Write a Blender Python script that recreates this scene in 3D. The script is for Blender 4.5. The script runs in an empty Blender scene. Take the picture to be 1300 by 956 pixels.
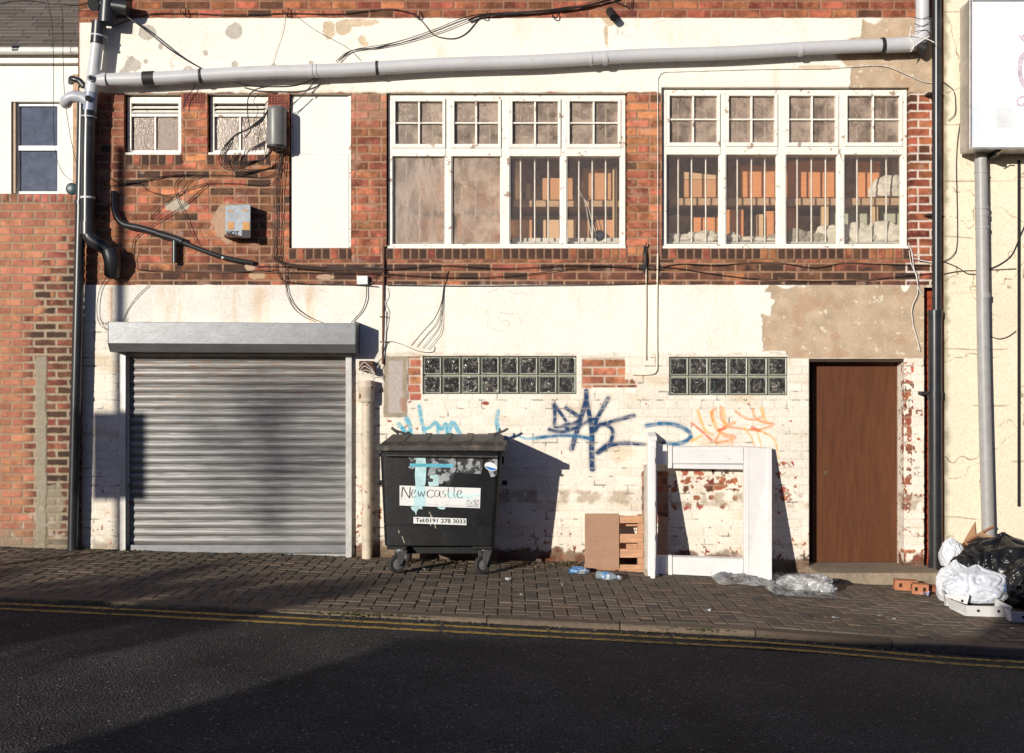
import bpy, math, random
import numpy as np
from mathutils import Vector, Matrix, noise as mnoise
random.seed(7)
S=138.0; F=1420.0; D=F/S; ZC=1.609; HV=490.0
scene=bpy.context.scene
COL=scene.collection
def wx(u): return (u-650)/S
def wz(v): return ZC+(HV-v)/S
def P(u,v,d=0.0):
    k=(D-d)/F
    return Vector(((u-650)*k,-d,ZC+(HV-v)*k))
def gz(x):
    t=clampf((x-1.5)/1.7,0,1) if x>1.5 else 0
    return -.0285*x-.05*t*t*(3-2*t)
def clampf(a,lo,hi): return max(lo,min(hi,a))
def kerb_d(x):
    x=clampf(x,-9,9); return 2.6+.078*x-(.02*min(x-1.5,1.5) if x>1.5 else 0)
def drop(x): return clampf(.032+.006*x,.015,.06)
def ground_at(u,v):   # point of the sloping pavement seen at a pixel
    base=712+.0285*(u-650); h=(base-HV)/S
    dd=F*h/(v-HV)
    # iterate, as height depends on x
    for _ in range(6):
        x=(u-650)*dd/F; h=ZC-gz(x); dd=F*h/(v-HV)
    return Vector((x,-(D-dd),gz(x)))
# ------------------------------------------------------------------ materials
MATS={}
def lin(c): return tuple(((x/255.)/12.92 if x/255.<=.04045 else ((x/255.+.055)/1.055)**2.4) for x in c)
def mat(name,col,rough=.7,metal=0,var=.18,scale=12,bump=0,bscale=60,col2=None,thr=.6,sharp=.05,c2scale=9,spec=.5,coat=0,detail=5,stretch=None):
    if name in MATS: return MATS[name]
    m=bpy.data.materials.new(name); m.use_nodes=True; nt=m.node_tree; N=nt.nodes; L=nt.links
    b=N['Principled BSDF']; b.inputs['Roughness'].default_value=rough; b.inputs['Metallic'].default_value=metal
    b.inputs['Specular IOR Level'].default_value=spec; b.inputs['Coat Weight'].default_value=coat
    tc=N.new('ShaderNodeTexCoord'); vec=tc.outputs['Object']
    if stretch:
        mp=N.new('ShaderNodeMapping'); mp.inputs['Scale'].default_value=stretch; L.new(vec,mp.inputs['Vector']); vec=mp.outputs['Vector']
    n=N.new('ShaderNodeTexNoise'); n.inputs['Scale'].default_value=scale; n.inputs['Detail'].default_value=detail; n.inputs['Roughness'].default_value=.65
    L.new(vec,n.inputs['Vector'])
    mr=N.new('ShaderNodeMapRange'); mr.inputs['From Min'].default_value=.3; mr.inputs['From Max'].default_value=.7
    mr.inputs['To Min'].default_value=1-var; mr.inputs['To Max'].default_value=1+var; L.new(n.outputs['Fac'],mr.inputs['Value'])
    mx=N.new('ShaderNodeVectorMath'); mx.operation='SCALE'; mx.inputs[0].default_value=col[:3]; L.new(mr.outputs['Result'],mx.inputs['Scale'])
    out=mx.outputs['Vector']
    if col2 is not None:
        n2=N.new('ShaderNodeTexNoise'); n2.inputs['Scale'].default_value=c2scale; n2.inputs['Detail'].default_value=7; n2.inputs['Roughness'].default_value=.65
        L.new(vec,n2.inputs['Vector'])
        r=N.new('ShaderNodeMapRange'); r.inputs['From Min'].default_value=thr; r.inputs['From Max'].default_value=thr+sharp; L.new(n2.outputs['Fac'],r.inputs['Value'])
        mm=N.new('ShaderNodeMix'); mm.data_type='RGBA'; L.new(r.outputs['Result'],mm.inputs['Factor']); L.new(out,mm.inputs['A']); mm.inputs['B'].default_value=(*col2,1)
        out=mm.outputs['Result']
    L.new(out,b.inputs['Base Color'])
    if bump:
        n3=N.new('ShaderNodeTexNoise'); n3.inputs['Scale'].default_value=bscale; n3.inputs['Detail'].default_value=6; L.new(vec,n3.inputs['Vector'])
        bp=N.new('ShaderNodeBump'); bp.inputs['Strength'].default_value=1; bp.inputs['Distance'].default_value=bump; L.new(n3.outputs['Fac'],bp.inputs['Height']); L.new(bp.outputs['Normal'],b.inputs['Normal'])
    MATS[name]=m; return m
def mat_attr(name,rough=.85,bump=.0015,bscale=140,var=.16,nscale=45,spec=.3):
    m=bpy.data.materials.new(name); m.use_nodes=True; nt=m.node_tree; N=nt.nodes; L=nt.links
    b=N['Principled BSDF']; b.inputs['Roughness'].default_value=rough; b.inputs['Specular IOR Level'].default_value=spec
    a=N.new('ShaderNodeAttribute'); a.attribute_name='Col'
    tc=N.new('ShaderNodeTexCoord'); n=N.new('ShaderNodeTexNoise'); n.inputs['Scale'].default_value=nscale; n.inputs['Detail'].default_value=8; n.inputs['Roughness'].default_value=.7
    L.new(tc.outputs['Object'],n.inputs['Vector'])
    mr=N.new('ShaderNodeMapRange'); mr.inputs['From Min'].default_value=.3; mr.inputs['From Max'].default_value=.7; mr.inputs['To Min'].default_value=1-var; mr.inputs['To Max'].default_value=1+var
    L.new(n.outputs['Fac'],mr.inputs['Value'])
    mx=N.new('ShaderNodeVectorMath'); mx.operation='SCALE'; L.new(a.outputs['Color'],mx.inputs[0]); L.new(mr.outputs['Result'],mx.inputs['Scale']); L.new(mx.outputs['Vector'],b.inputs['Base Color'])
    n3=N.new('ShaderNodeTexNoise'); n3.inputs['Scale'].default_value=bscale; n3.inputs['Detail'].default_value=6; L.new(tc.outputs['Object'],n3.inputs['Vector'])
    bp=N.new('ShaderNodeBump'); bp.inputs['Distance'].default_value=bump; L.new(n3.outputs['Fac'],bp.inputs['Height']); L.new(bp.outputs['Normal'],b.inputs['Normal'])
    MATS[name]=m; return m
def mat_glass(name,tint=(.9,.93,.92),haze=.12,hazecol=(.6,.55,.48),rough=.03,bump=0,bscale=80,stretch=(1,1,1),transl=.0,hscale=6,hr=None,blur=0):
    """thin window glass: sees through, reflects by angle, with a film of dirt, on polythene of painted highlights; frosted panes have more haze and a rippled face"""
    m=bpy.data.materials.new(name); m.use_nodes=True; nt=m.node_tree; N=nt.nodes; L=nt.links
    for x in list(N):
        if x.type=='BSDF_PRINCIPLED': N.remove(x)
    out=[x for x in N if x.type=='OUTPUT_MATERIAL'][0]
    t=N.new('ShaderNodeBsdfTransparent'); t.inputs['Color'].default_value=(*tint,1)
    g=N.new('ShaderNodeBsdfGlossy'); g.inputs['Roughness'].default_value=rough
    d=N.new('ShaderNodeBsdfDiffuse'); d.inputs['Color'].default_value=(*hazecol,1)
    tr=N.new('ShaderNodeBsdfTranslucent'); tr.inputs['Color'].default_value=(*hazecol,1)
    if blur:
        rf=N.new('ShaderNodeBsdfRefraction'); rf.inputs['IOR'].default_value=1.25; rf.inputs['Roughness'].default_value=blur; rf.inputs['Color'].default_value=(1,.97,.93,1)
        t0=t; t=N.new('ShaderNodeMixShader'); t.inputs[0].default_value=.62; L.new(t0.outputs[0],t.inputs[1]); L.new(rf.outputs[0],t.inputs[2])
    ad=N.new('ShaderNodeMixShader'); ad.inputs[0].default_value=transl; L.new(d.outputs[0],ad.inputs[1]); L.new(tr.outputs[0],ad.inputs[2])
    tc=N.new('ShaderNodeTexCoord'); mp=N.new('ShaderNodeMapping'); mp.inputs['Scale'].default_value=stretch; L.new(tc.outputs['Object'],mp.inputs['Vector'])
    n=N.new('ShaderNodeTexNoise'); n.inputs['Scale'].default_value=hscale; n.inputs['Detail'].default_value=8; n.inputs['Roughness'].default_value=.7; L.new(mp.outputs['Vector'],n.inputs['Vector'])
    mr=N.new('ShaderNodeMapRange'); mr.inputs['From Min'].default_value=.3; mr.inputs['From Max'].default_value=.75; mr.inputs['To Min'].default_value=haze*.5 if hr is None else hr[2]; mr.inputs['To Max'].default_value=min(1,haze*1.7) if hr is None else hr[3]
    if hr: mr.inputs['From Min'].default_value=hr[0]; mr.inputs['From Max'].default_value=hr[1]; L.new(n.outputs['Fac'],mr.inputs['Value'])
    m1=N.new('ShaderNodeMixShader'); L.new(mr.outputs['Result'],m1.inputs[0]); L.new(t.outputs[0],m1.inputs[1]); L.new(ad.outputs[0],m1.inputs[2])
    fr=N.new('ShaderNodeFresnel'); fr.inputs['IOR'].default_value=1.5
    fm=N.new('ShaderNodeMath'); fm.operation='MULTIPLY'; fm.inputs[1].default_value=1.0; L.new(fr.outputs[0],fm.inputs[0])
    m2=N.new('ShaderNodeMixShader'); L.new(fm.outputs[0],m2.inputs[0]); L.new(m1.outputs[0],m2.inputs[1]); L.new(g.outputs[0],m2.inputs[2])
    if bump:
        n3=N.new('ShaderNodeTexNoise'); n3.inputs['Scale'].default_value=bscale; n3.inputs['Detail'].default_value=3; L.new(mp.outputs['Vector'],n3.inputs['Vector'])
        bp=N.new('ShaderNodeBump'); bp.inputs['Distance'].default_value=bump; L.new(n3.outputs['Fac'],bp.inputs['Height'])
        for q in (g,d,fr)+((rf,) if blur else ()): L.new(bp.outputs['Normal'],q.inputs['Normal'])
    L.new(m2.outputs[0],out.inputs['Surface']); MATS[name]=m; return m
# ------------------------------------------------------------------ mesh builder
class MB:
    def __init__(s): s.v=[]; s.f=[]; s.c=[]
    def add(s,vs,fs,col=None):
        o=len(s.v); s.v+= [tuple(p) for p in vs]; s.f+=[tuple(i+o for i in f) for f in fs]
        s.c+=[col or (1,1,1)]*len(vs); return s
    def box(s,x0,x1,y0,y1,z0,z1,M=None,col=None):
        vs=[Vector((x,y,z)) for x in (x0,x1) for y in (y0,y1) for z in (z0,z1)]
        if M is not None: vs=[M@p for p in vs]
        return s.add(vs,[(0,1,3,2),(4,6,7,5),(0,4,5,1),(2,3,7,6),(0,2,6,4),(1,5,7,3)],col)
    def pbox(s,u0,v0,u1,v1,y0,y1,col=None,d=0):
        a=P(u0,v1,d); b=P(u1,v0,d)
        return s.box(a.x,b.x,y0,y1,a.z,b.z,col=col)
    def hexa(s,a,b,col=None):   # two quads (front a, back b) with the same winding
        return s.add(list(a)+list(b),[(0,1,2,3),(7,6,5,4),(0,4,5,1),(1,5,6,2),(2,6,7,3),(3,7,4,0)],col)
    def tube(s,pts,r,n=8,cap=True,col=None,rs=None):
        pts=[Vector(p) for p in pts]; m=len(pts); rings=[]
        t0=(pts[1]-pts[0]).normalized(); up=Vector((0,0,1)) if abs(t0.z)<.9 else Vector((1,0,0))
        nrm=t0.cross(up).normalized(); prev=t0; vs=[]
        for i,p in enumerate(pts):
            if i==0: t=t0
            elif i==m-1: t=(pts[i]-pts[i-1]).normalized()
            else: t=((pts[i+1]-p).normalized()+(p-pts[i-1]).normalized()).normalized()
            if t.length<.5: t=prev
            q=prev.rotation_difference(t); nrm=(q@nrm).normalized(); prev=t; bi=t.cross(nrm)
            rr=rs[i] if rs else r
            for k in range(n):
                a=2*math.pi*k/n; vs.append(p+(nrm*math.cos(a)+bi*math.sin(a))*rr)
        fs=[(i*n+k,i*n+(k+1)%n,(i+1)*n+(k+1)%n,(i+1)*n+k) for i in range(m-1) for k in range(n)]
        if cap: fs+= [tuple(range(n-1,-1,-1)),tuple((m-1)*n+k for k in range(n))]
        return s.add(vs,fs,col)
    def cyl(s,a,b,r,n=20,r2=None,col=None): return s.tube([a,b],r,n,True,col,[r,r2 if r2 is not None else r])
    def lathe(s,prof,M,n=20,col=None):   # profile (r,z)
        vs=[]
        for r,z in prof:
            for k in range(n):
                a=2*math.pi*k/n; vs.append(M@Vector((r*math.cos(a),r*math.sin(a),z)))
        m=len(prof)
        fs=[(i*n+k,i*n+(k+1)%n,(i+1)*n+(k+1)%n,(i+1)*n+k) for i in range(m-1) for k in range(n)]
        fs+=[tuple(range(n-1,-1,-1)),tuple((m-1)*n+k for k in range(n))]
        return s.add(vs,fs,col)
def spline(pts,k=6):
    pts=[Vector(p) for p in pts]; 
    if len(pts)<3: return pts
    q=[2*pts[0]-pts[1]]+pts+[2*pts[-1]-pts[-2]]; out=[]
    for i in range(1,len(q)-2):
        for j in range(k):
            t=j/k; a,b,c,d=q[i-1],q[i],q[i+1],q[i+2]
            out.append(.5*((2*b)+(c-a)*t+(2*a-5*b+4*c-d)*t*t+(3*b-a-3*c+d)*t*t*t))
    out.append(pts[-1]); return out
ORG={}
def tag(o,label=None,cat=None,group=None,kind=None):
    if label: o['label']=label
    if cat: o['category']=cat
    if group: o['group']=group
    if kind: o['kind']=kind
    return o
def empty(name,loc,label=None,cat=None,group=None,kind=None):
    o=bpy.data.objects.new(name,None); COL.objects.link(o); o.location=loc; o.empty_display_size=.1
    ORG[o.name]=Vector(loc); return tag(o,label,cat,group,kind)
def link_mesh(name,me,m,parent,org,smooth,bevel,nrm=None):
    me.materials.append(m)
    o=bpy.data.objects.new(name,me); COL.objects.link(o)
    if parent is None: o.location=org
    else: o.parent=parent
    ORG[o.name]=Vector(org)
    if smooth:
        me.polygons.foreach_set('use_smooth',[True]*len(me.polygons))
        try: me.set_sharp_from_angle(angle=math.radians(smooth if smooth>1 else 40))
        except Exception: pass
    if bevel:
        b=o.modifiers.new('bevel','BEVEL'); b.width=bevel; b.segments=2; b.limit_method='ANGLE'; b.angle_limit=math.radians(50)
    return o
def obj(name,mb,m,parent=None,smooth=0,bevel=0,label=None,cat=None,group=None,kind=None):
    V=np.array(mb.v,dtype=np.float64)
    if parent is not None: org=ORG[parent.name]
    else:
        lo=V.min(0); hi=V.max(0); org=Vector(((lo[0]+hi[0])/2,(lo[1]+hi[1])/2,lo[2]))
    V=V-np.array(org)
    me=bpy.data.meshes.new(name); me.from_pydata(V.tolist(),[],mb.f); me.update()
    if any(c!=(1,1,1) for c in mb.c):
        a=me.color_attributes.new('Col','FLOAT_COLOR','POINT'); a.data.foreach_set('color',np.array([(*c,1) for c in mb.c],dtype=np.float32).ravel())
    o=link_mesh(name,me,m,parent,org,smooth,bevel)
    return tag(o,label,cat,group,kind)
def fast_mesh(name,V,Q,C,m,parent=None,org=None,smooth=True):
    if org is None: org=ORG[parent.name] if parent is not None else Vector((0,0,0))
    V=(V-np.array(org)).astype(np.float32)
    me=bpy.data.meshes.new(name); me.vertices.add(len(V)); me.vertices.foreach_set('co',V.ravel())
    me.loops.add(Q.size); me.loops.foreach_set('vertex_index',Q.astype(np.int32).ravel())
    me.polygons.add(len(Q)); me.polygons.foreach_set('loop_start',np.arange(0,Q.size,4,dtype=np.int32))
    me.update(calc_edges=True)
    a=me.color_attributes.new('Col','FLOAT_COLOR','POINT')
    C4=np.ones((len(V),4),dtype=np.float32); C4[:,:3]=C; a.data.foreach_set('color',C4.ravel())
    if smooth: me.polygons.foreach_set('use_smooth',np.ones(len(Q),dtype=bool))
    me.validate()
    o=link_mesh(name,me,m,parent,org,0,0); return o
# ------------------------------------------------------------------ numpy noise
_T=np.random.RandomState(3).rand(12,257,257).astype(np.float32)
for t in _T: t[256]=t[0]; t[:,256]=t[:,0]
def vn(x,y,sc,seed=0):
    x=x/sc+seed*17.31; y=y/sc+seed*9.17
    xi=np.floor(x); yi=np.floor(y); fx=(x-xi); fy=(y-yi); fx=fx*fx*(3-2*fx); fy=fy*fy*(3-2*fy)
    xi=xi.astype(np.int64)%256; yi=yi.astype(np.int64)%256; T=_T[seed%12]
    return (T[xi,yi]*(1-fx)+T[xi+1,yi]*fx)*(1-fy)+(T[xi,yi+1]*(1-fx)+T[xi+1,yi+1]*fx)*fy
def fbm(x,y,sc,seed=0,o=4):
    r=0; a=1; t=0
    for i in range(o): r=r+a*vn(x,y,sc/2**i,seed+i*5); t+=a; a*=.55
    return r/t
def sst(a,b,x): t=np.clip((x-a)/(b-a),0,1); return t*t*(3-2*t)
def mix(A,B,m): return A*(1-m[...,None])+np.asarray(B)*m[...,None]
def h2(a,b,s=0):
    x=np.sin(a*127.1+b*311.7+s*74.7)*43758.5453; return x-np.floor(x)
def bricks(u,v,cw=31.0,ch=10.8,mo=1.5,u0=0,v0=0,seed=0,soldier=False,header_every=0):
    if soldier:
        c=np.floor((u-u0)/cw); fu=(u-u0)-c*cw; row=np.floor((v-v0)/ch); fv=(v-v0)-row*ch
        w=cw; ids=c*3+row*7.3
    else:
        row=np.floor((v-v0)/ch); fv=(v-v0)-row*ch
        w=np.full_like(u,cw)
        if header_every: w=np.where(np.mod(row,header_every)==0,cw/2,cw)
        uu=(u-u0)/w+.5*np.mod(row,2)*np.where(w<cw,.5,1)+.04*(h2(row,3.,seed)-.5)
        c=np.floor(uu); fu=(uu-c)*w; ids=row*57.3+c
    jit=(vn(u,v,5,seed+1)-.5)*1.0
    d=np.minimum(np.minimum(fu,w-fu),np.minimum(fv,ch-fv))+jit*.7
    face=sst(mo*.5-.2,mo*.5+.9,d)
    return face,h2(row,np.floor(ids-row*57.3) if not soldier else c,seed+.37),h2(row+5,c+.5,seed+.91),d
def polydist(u,v,pts,w0,w1=None):
    """mask of a sprayed stroke"""
    out=np.zeros_like(u); n=len(pts)-1
    us=[p[0] for p in pts]; vs=[p[1] for p in pts]; W=max(w0,w1 or w0)+3
    sel=np.where((u>min(us)-W)&(u<max(us)+W)&(v>min(vs)-W)&(v<max(vs)+W))
    if len(sel[0])==0: return out
    a=u[sel]; b=v[sel]; best=np.zeros_like(a)
    for i in range(n):
        (x0,y0),(x1,y1)=pts[i],pts[i+1]; dx,dy=x1-x0,y1-y0; L2=dx*dx+dy*dy+1e-6
        t=np.clip(((a-x0)*dx+(b-y0)*dy)/L2,0,1); dd=np.hypot(a-x0-t*dx,b-y0-t*dy)
        w=(w0+((w1 or w0)-w0)*(i+t)/n)*.5
        best=np.maximum(best,1-sst(w-.5,w+1.0,dd))
    out[sel]=best; return out
def smooth2(pts,k=6): return [(p.x,p.y) for p in spline([(a,b,0) for a,b in pts],k)]
# ------------------------------------------------------------------ heightfield wall with openings
def wall_grid(name,u0,u1,v0,v1,holes,step,fn,m,parent=None,org=None,y=0.0,reveal=None):
    """holes: (u0,v0,u1,v1,depth)"""
    def lines(a,b,br):
        br=sorted({a,b,*[x for x in br if a<x<b]}); out=[]
        for p,q in zip(br[:-1],br[1:]):
            k=max(1,int(round((q-p)/step))); out+=list(np.linspace(p,q,k,endpoint=False))
        return np.array(out+[b])
    us=lines(u0,u1,[h[0] for h in holes]+[h[2] for h in holes]); vs=lines(v0,v1,[h[1] for h in holes]+[h[3] for h in holes])
    U,V=np.meshgrid(us,vs,indexing='ij'); nu,nv=U.shape
    C,H=fn(U,V)
    uc=(us[:-1]+us[1:])/2; vc=(vs[:-1]+vs[1:])/2; UC,VC=np.meshgrid(uc,vc,indexing='ij')
    keep=np.ones(UC.shape,bool)
    for h in holes:
        keep&=~((UC>h[0])&(UC<h[2])&(VC>h[1])&(VC<h[3]))
        e=((U>=h[0]-.01)&(U<=h[2]+.01)&(V>=h[1]-.01)&(V<=h[3]+.01)); H[e]=np.minimum(H[e],0)*0
    X=(U-650)/S; Z=ZC+(HV-V)/S; Y=y-H
    idx=np.arange(nu*nv).reshape(nu,nv)
    a=idx[:-1,:-1][keep]; b=idx[1:,:-1][keep]; c=idx[1:,1:][keep]; d=idx[:-1,1:][keep]
    Q=np.stack([a,d,c,b],1)
    VV=np.stack([X.ravel(),Y.ravel(),Z.ravel()],1); CC=C.reshape(-1,3)
    # reveals
    for h in holes:
        dep=h[4]
        if dep<=0: continue
        n=max(2,int(dep*S/1.2))
        for side in range(4):
            if side in (0,1):
                uu=h[0] if side==0 else h[2]; line=vs[(vs>=h[1]-.01)&(vs<=h[3]+.01)]; pu=np.full(len(line),uu); pv=line
            else:
                vv=h[1] if side==2 else h[3]; line=us[(us>=h[0]-.01)&(us<=h[2]+.01)]; pv=np.full(len(line),vv); pu=line
            T=np.linspace(0,dep,n)
            if side in (0,1): CU=pu[:,None]+(T*S)[None,:]*(-1 if side==0 else 1)*1.0; CV=np.repeat(pv[:,None],n,1)
            else: CU=np.repeat(pu[:,None],n,1); CV=pv[:,None]+(T*S)[None,:]*(-1 if side==2 else 1)
            Cr,Hr=fn(CU,CV); Hr=np.minimum(Hr,0); Hr[:,0]=0
            sg={0:(-1,0),1:(1,0),2:(0,1),3:(0,-1)}[side]
            Xr=(pu[:,None]-650)/S-Hr*sg[0]*(1); Zr=ZC+(HV-pv[:,None])/S-Hr*sg[1]
            Yr=np.repeat((y+T)[None,:],len(pu),0)
            base=len(VV); VV=np.concatenate([VV,np.stack([(Xr+0*Yr).ravel(),Yr.ravel(),(Zr+0*Yr).ravel()],1)]); CC=np.concatenate([CC,Cr.reshape(-1,3)])
            ii=np.arange(len(pu)*n).reshape(len(pu),n)+base
            Q=np.concatenate([Q,np.stack([ii[:-1,:-1].ravel(),ii[1:,:-1].ravel(),ii[1:,1:].ravel(),ii[:-1,1:].ravel()],1)])
    used=np.zeros(len(VV),bool); used[Q.ravel()]=True; remap=np.cumsum(used)-1
    return fast_mesh(name,VV[used],remap[Q],CC[used],m,parent,org)
def rectm(U,V,u0,v0,u1,v1,amp=2.0,sc=9,seed=1,soft=.8):
    out=np.zeros_like(U); g=amp+soft+1; sel=np.where((U>u0-g)&(U<u1+g)&(V>v0-g)&(V<v1+g)); a=U[sel]; b=V[sel]
    if len(a)==0: return out
    n=(fbm(a,b,sc,seed,3)-.5)*2*amp
    out[sel]=sst(-soft,soft,np.minimum(np.minimum(a-u0,u1-a),np.minimum(b-v0,v1-b))+n)
    return out
def blob(U,V,cu,cv,ru,rv,seed=1,rough=.5,sc=9,soft=.1):
    out=np.zeros_like(U); k=1.2+rough; sel=np.where((np.abs(U-cu)<ru*k)&(np.abs(V-cv)<rv*k)); a=U[sel]; b=V[sel]
    if len(a)==0: return out
    out[sel]=sst(-soft,soft,1-np.hypot((a-cu)/ru,(b-cv)/rv)+(fbm(a,b,sc,seed,3)-.5)*2*rough)
    return out
CREAM=np.array((.82,.77,.675)); CREAM2=np.array((.76,.69,.585)); ORANGE=np.array((.42,.15,.075)); SOOT=np.array((.042,.026,.021)); MORT=np.array((.34,.20,.125)); CONC=np.array((.47,.355,.245))
BRK=np.array((.33,.10,.055))
def brick_col(U,V,r1,r2,soot,base=ORANGE,dark=.12,seed=2):
    C=np.ones(U.shape+(3,))*base
    C=C*(1+.75*(r1-.5))[...,None]; C[...,1]*=1+.45*(r2-.5)
    n=fbm(U,V,14,seed,4); n2=fbm(U,V,5,seed+3,3)
    nn=sst(.28,.72,n); C=C*(.58+.62*nn+.5*(n2-.5))[...,None]; C=mix(C,(.48,.23,.13),.30*sst(.58,.75,n2)*(r2<.6))
    dk=np.clip(sst(1-dark,1-dark+.06,r2)*.75+soot,0,1)*sst(.15,.55,n2+.25)
    return mix(C,SOOT,np.clip(dk,0,.93))
FLAKES=[(850,945,596,604,.6),(855,946,606,615,.62),(888,946,618,625,.5),(866,946,640,647,.5)]
def stroke_px(pts,ou=680,ov=480,k=3.94): return smooth2([(ou+a/k,ov+b/k) for a,b in pts],5)
BLUE=[([(93,135),(97,190),(95,240),(125,242),(165,228)],4,3),([(95,137),(122,172),(150,212)],4,3),([(153,150),(190,175),(222,203),(190,228),(152,238),(160,253),(200,248),(225,232)],4,3.4),([(68,257),(100,266),(150,267),(200,250)],3.6,3),
 ([(253,65),(252,110),(230,190),(205,270),(180,355)],5,5.5),([(255,108),(268,180),(282,280),(280,350),(284,455)],4.5,6.5),([(362,103),(330,160),(302,215),(296,262)],5,4),
 ([(490,188),(400,212),(322,236),(296,262)],4.5,3),([(300,256),(325,232),(366,240),(386,268),(376,315),(345,345),(312,372)],3.4,5),([(315,370),(370,338),(440,326),(520,330),(545,331)],4.5,3.5),
 ([(300,200),(250,222),(205,250)],3,3),([(0,300),(100,288),(190,288),(275,303)],3.2,3.5),([(555,238),(640,228),(720,240),(775,280),(758,312),(700,330),(640,326)],4.2,4.6)]
ORNG=[([(775,315),(830,287)],3.5,3,0),([(780,225),(830,265),(880,310)],2.5,3,2),([(812,165),(828,220),(850,262),(885,285)],4,2.5,0),([(880,168),(890,215),(915,270),(930,275)],4.5,2.5,0),([(900,150),(880,175),(885,215)],3,2.5,1),
 ([(925,145),(930,200),(955,232),(995,222),(920,268),(1000,297),(900,322),(928,270)],3.4,2.6,1),([(938,150),(945,200),(950,245)],3,2.5,0),([(1000,165),(1040,195),(1085,208),(1140,195)],3,2.2,1),
 ([(1085,155),(1100,200),(1145,222),(1190,232),(1105,260),(1010,250),(940,240)],2.8,2.6,1),([(1130,152),(1140,190),(1150,212)],4,2.6,0),([(1105,262),(1120,310),(1130,345)],2,1.6,0),
 ([(1110,262),(1170,285),(1200,320),(1215,400)],2.2,1.6,0),([(1045,250),(1080,300),(1098,345)],2,1.6,0),([(935,290),(975,300),(985,345)],2,1.5,1),([(1085,250),(1120,265)],5,3,2),([(915,262),(950,250)],4,3,2)]
CYAN=[([(333,865),(350,888),(360,915)],6,3.5),([(375,832),(392,870),(400,915)],6.5,4),([(445,765),(455,830),(475,915)],5,4),([(468,890),(500,880),(540,852),(548,915)],4.5,3.5),([(545,865),(570,890),(590,860),(602,915)],4.5,4),([(602,910),(630,855),(670,918)],7,5),([(352,880),(372,905),(398,900)],4,3.5),
 ([(880,790),(872,850),(884,905)],4.5,6)]
def main_fn(U,V):
    sh=U.shape
    # --- brick zone upper
    f,r1,r2,d=bricks(U,V,31,10.75,1.5,3,119.3,1,header_every=6)
    soot=np.zeros(sh)
    soot=np.maximum(soot,sst(325,340,V)*(.75*sst(.40,.55,fbm(U,V,34,4,3))+.6*(r1<.4))*(U>150))
    soot=np.maximum(soot,.72*sst(340,344,V)*(V<364)*sst(800,860,U)*sst(.2,.45,vn(U,V,30,3)))
    soot=np.maximum(soot,.55*sst(.52,.68,fbm(U,V,38,6,4))*(U<480)*(V>118)*(r2>.25)); soot=np.maximum(soot,.4*sst(.55,.75,fbm(U,V,60,6,3)))
    for (a_,b_,c_,e_) in ((155,205,235,235),(258,208,346,238),(362,328,800,352),(836,328,1158,350),(118,120,160,230)): soot=np.maximum(soot,.7*rectm(U,V,a_,b_,c_,e_,9,16,7,5)*(.3+.7*vn(U,V,22,5)))
    C=brick_col(U,V,r1,r2,soot)
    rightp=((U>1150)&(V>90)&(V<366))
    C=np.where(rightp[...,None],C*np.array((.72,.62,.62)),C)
    bl=rectm(U,V,441,120,495,152,3,8,3)*.35; C=mix(C,(.5,.3,.22),bl)           # paler brick at the pier heads
    mort=np.ones(sh+(3,))*MORT*(.7+.5*fbm(U,V,9,7,3))[...,None]
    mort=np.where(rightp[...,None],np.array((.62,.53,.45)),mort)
    C=mix(mort,0*mort,np.zeros(sh))*(1-f[...,None])+C*f[...,None]
    # effloresence
    ef=sst(.62,.8,fbm(U,V,16,9,4))*.35*(V>140); C=mix(C,(.55,.38,.28),ef*f)
    H=-.007*(1-f)+.002*(r1-.5)*f-.003*sst(.62,.8,fbm(U,V,6,5,3))
    top=V<23+1.0*(vn(U,V,12,2)-.5)
    C=np.where((top)[...,None],C*np.array((.86,.78,.78)),C)
    # soldier sills
    for (a,b,c,e) in ((158,196,232,210),(262,196,342,210),(366,315,446,329.5),(489,315,797,329.5),(838,315,1156,329.5)):
        m=(U>a)&(U<c)&(V>b)&(V<e)
        fs,q1,q2,dd=bricks(U,V,10.6,e-b,1.5,a,b,5,soldier=True)
        cs=brick_col(U,V,q1,q2,np.where(q1>.38,.97,.0),dark=.1)
        cs=mix(np.ones(sh+(3,))*MORT*.75,0,np.zeros(sh))*(1-fs[...,None])+cs*fs[...,None]
        C=np.where(m[...,None],cs,C); H=np.where(m,.012+.0-.009*(1-fs),H)
    # mortar splash patches
    for (a,b,c,e,cc) in ((292,283,24,26,(.42,.30,.20)),(225,261,14,8,(.45,.43,.34)),(327,350,10,5,(.5,.36,.22)),(318,338,7,6,(.5,.38,.26)),(413,352,12,4,(.5,.35,.25))):
        m=blob(U,V,a,b,c,e,3,.35,7); C=mix(C,cc,m*.8); H=H*(1-m)+.002*m
    # --- painted brick, lower wall
    fp,p1,p2,dp=bricks(U,V,31,10.8,1.2,11,454,8,header_every=5)
    PB=np.ones(sh+(3,))*CREAM2*(1+.10*(p1-.5))[...,None]*(.9+.2*fbm(U,V,30,3,4))[...,None]
    PB=mix(PB,(.60,.45,.27),.5*sst(.55,.8,fbm(U*1.0,V*2.2,50,10,4)))
    bare=brick_col(U,V,p1,p2,.0,base=BRK*1.05)
    bare=bare*fp[...,None]+(MORT*1.05)*(1-fp[...,None])
    fl=fbm(U,V,5.5,4,4); thr=np.full(sh,.83)
    def soften(z,val):  # z mask, flake threshold inside
        nonlocal thr; thr=thr+(val-thr)*z
    soften(rectm(U,V,700,505,1012,545,6),.765)
    soften(rectm(U,V,858,508,1012,545,6),.735)
    soften(rectm(U,V,560,512,800,650,10),.80)
    soften(rectm(U,V,468,470,530,545,4),.70)
    soften(rectm(U,V,845,588,948,622,3),.60)
    soften(rectm(U,V,985,585,1012,655,3),.60)
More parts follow.
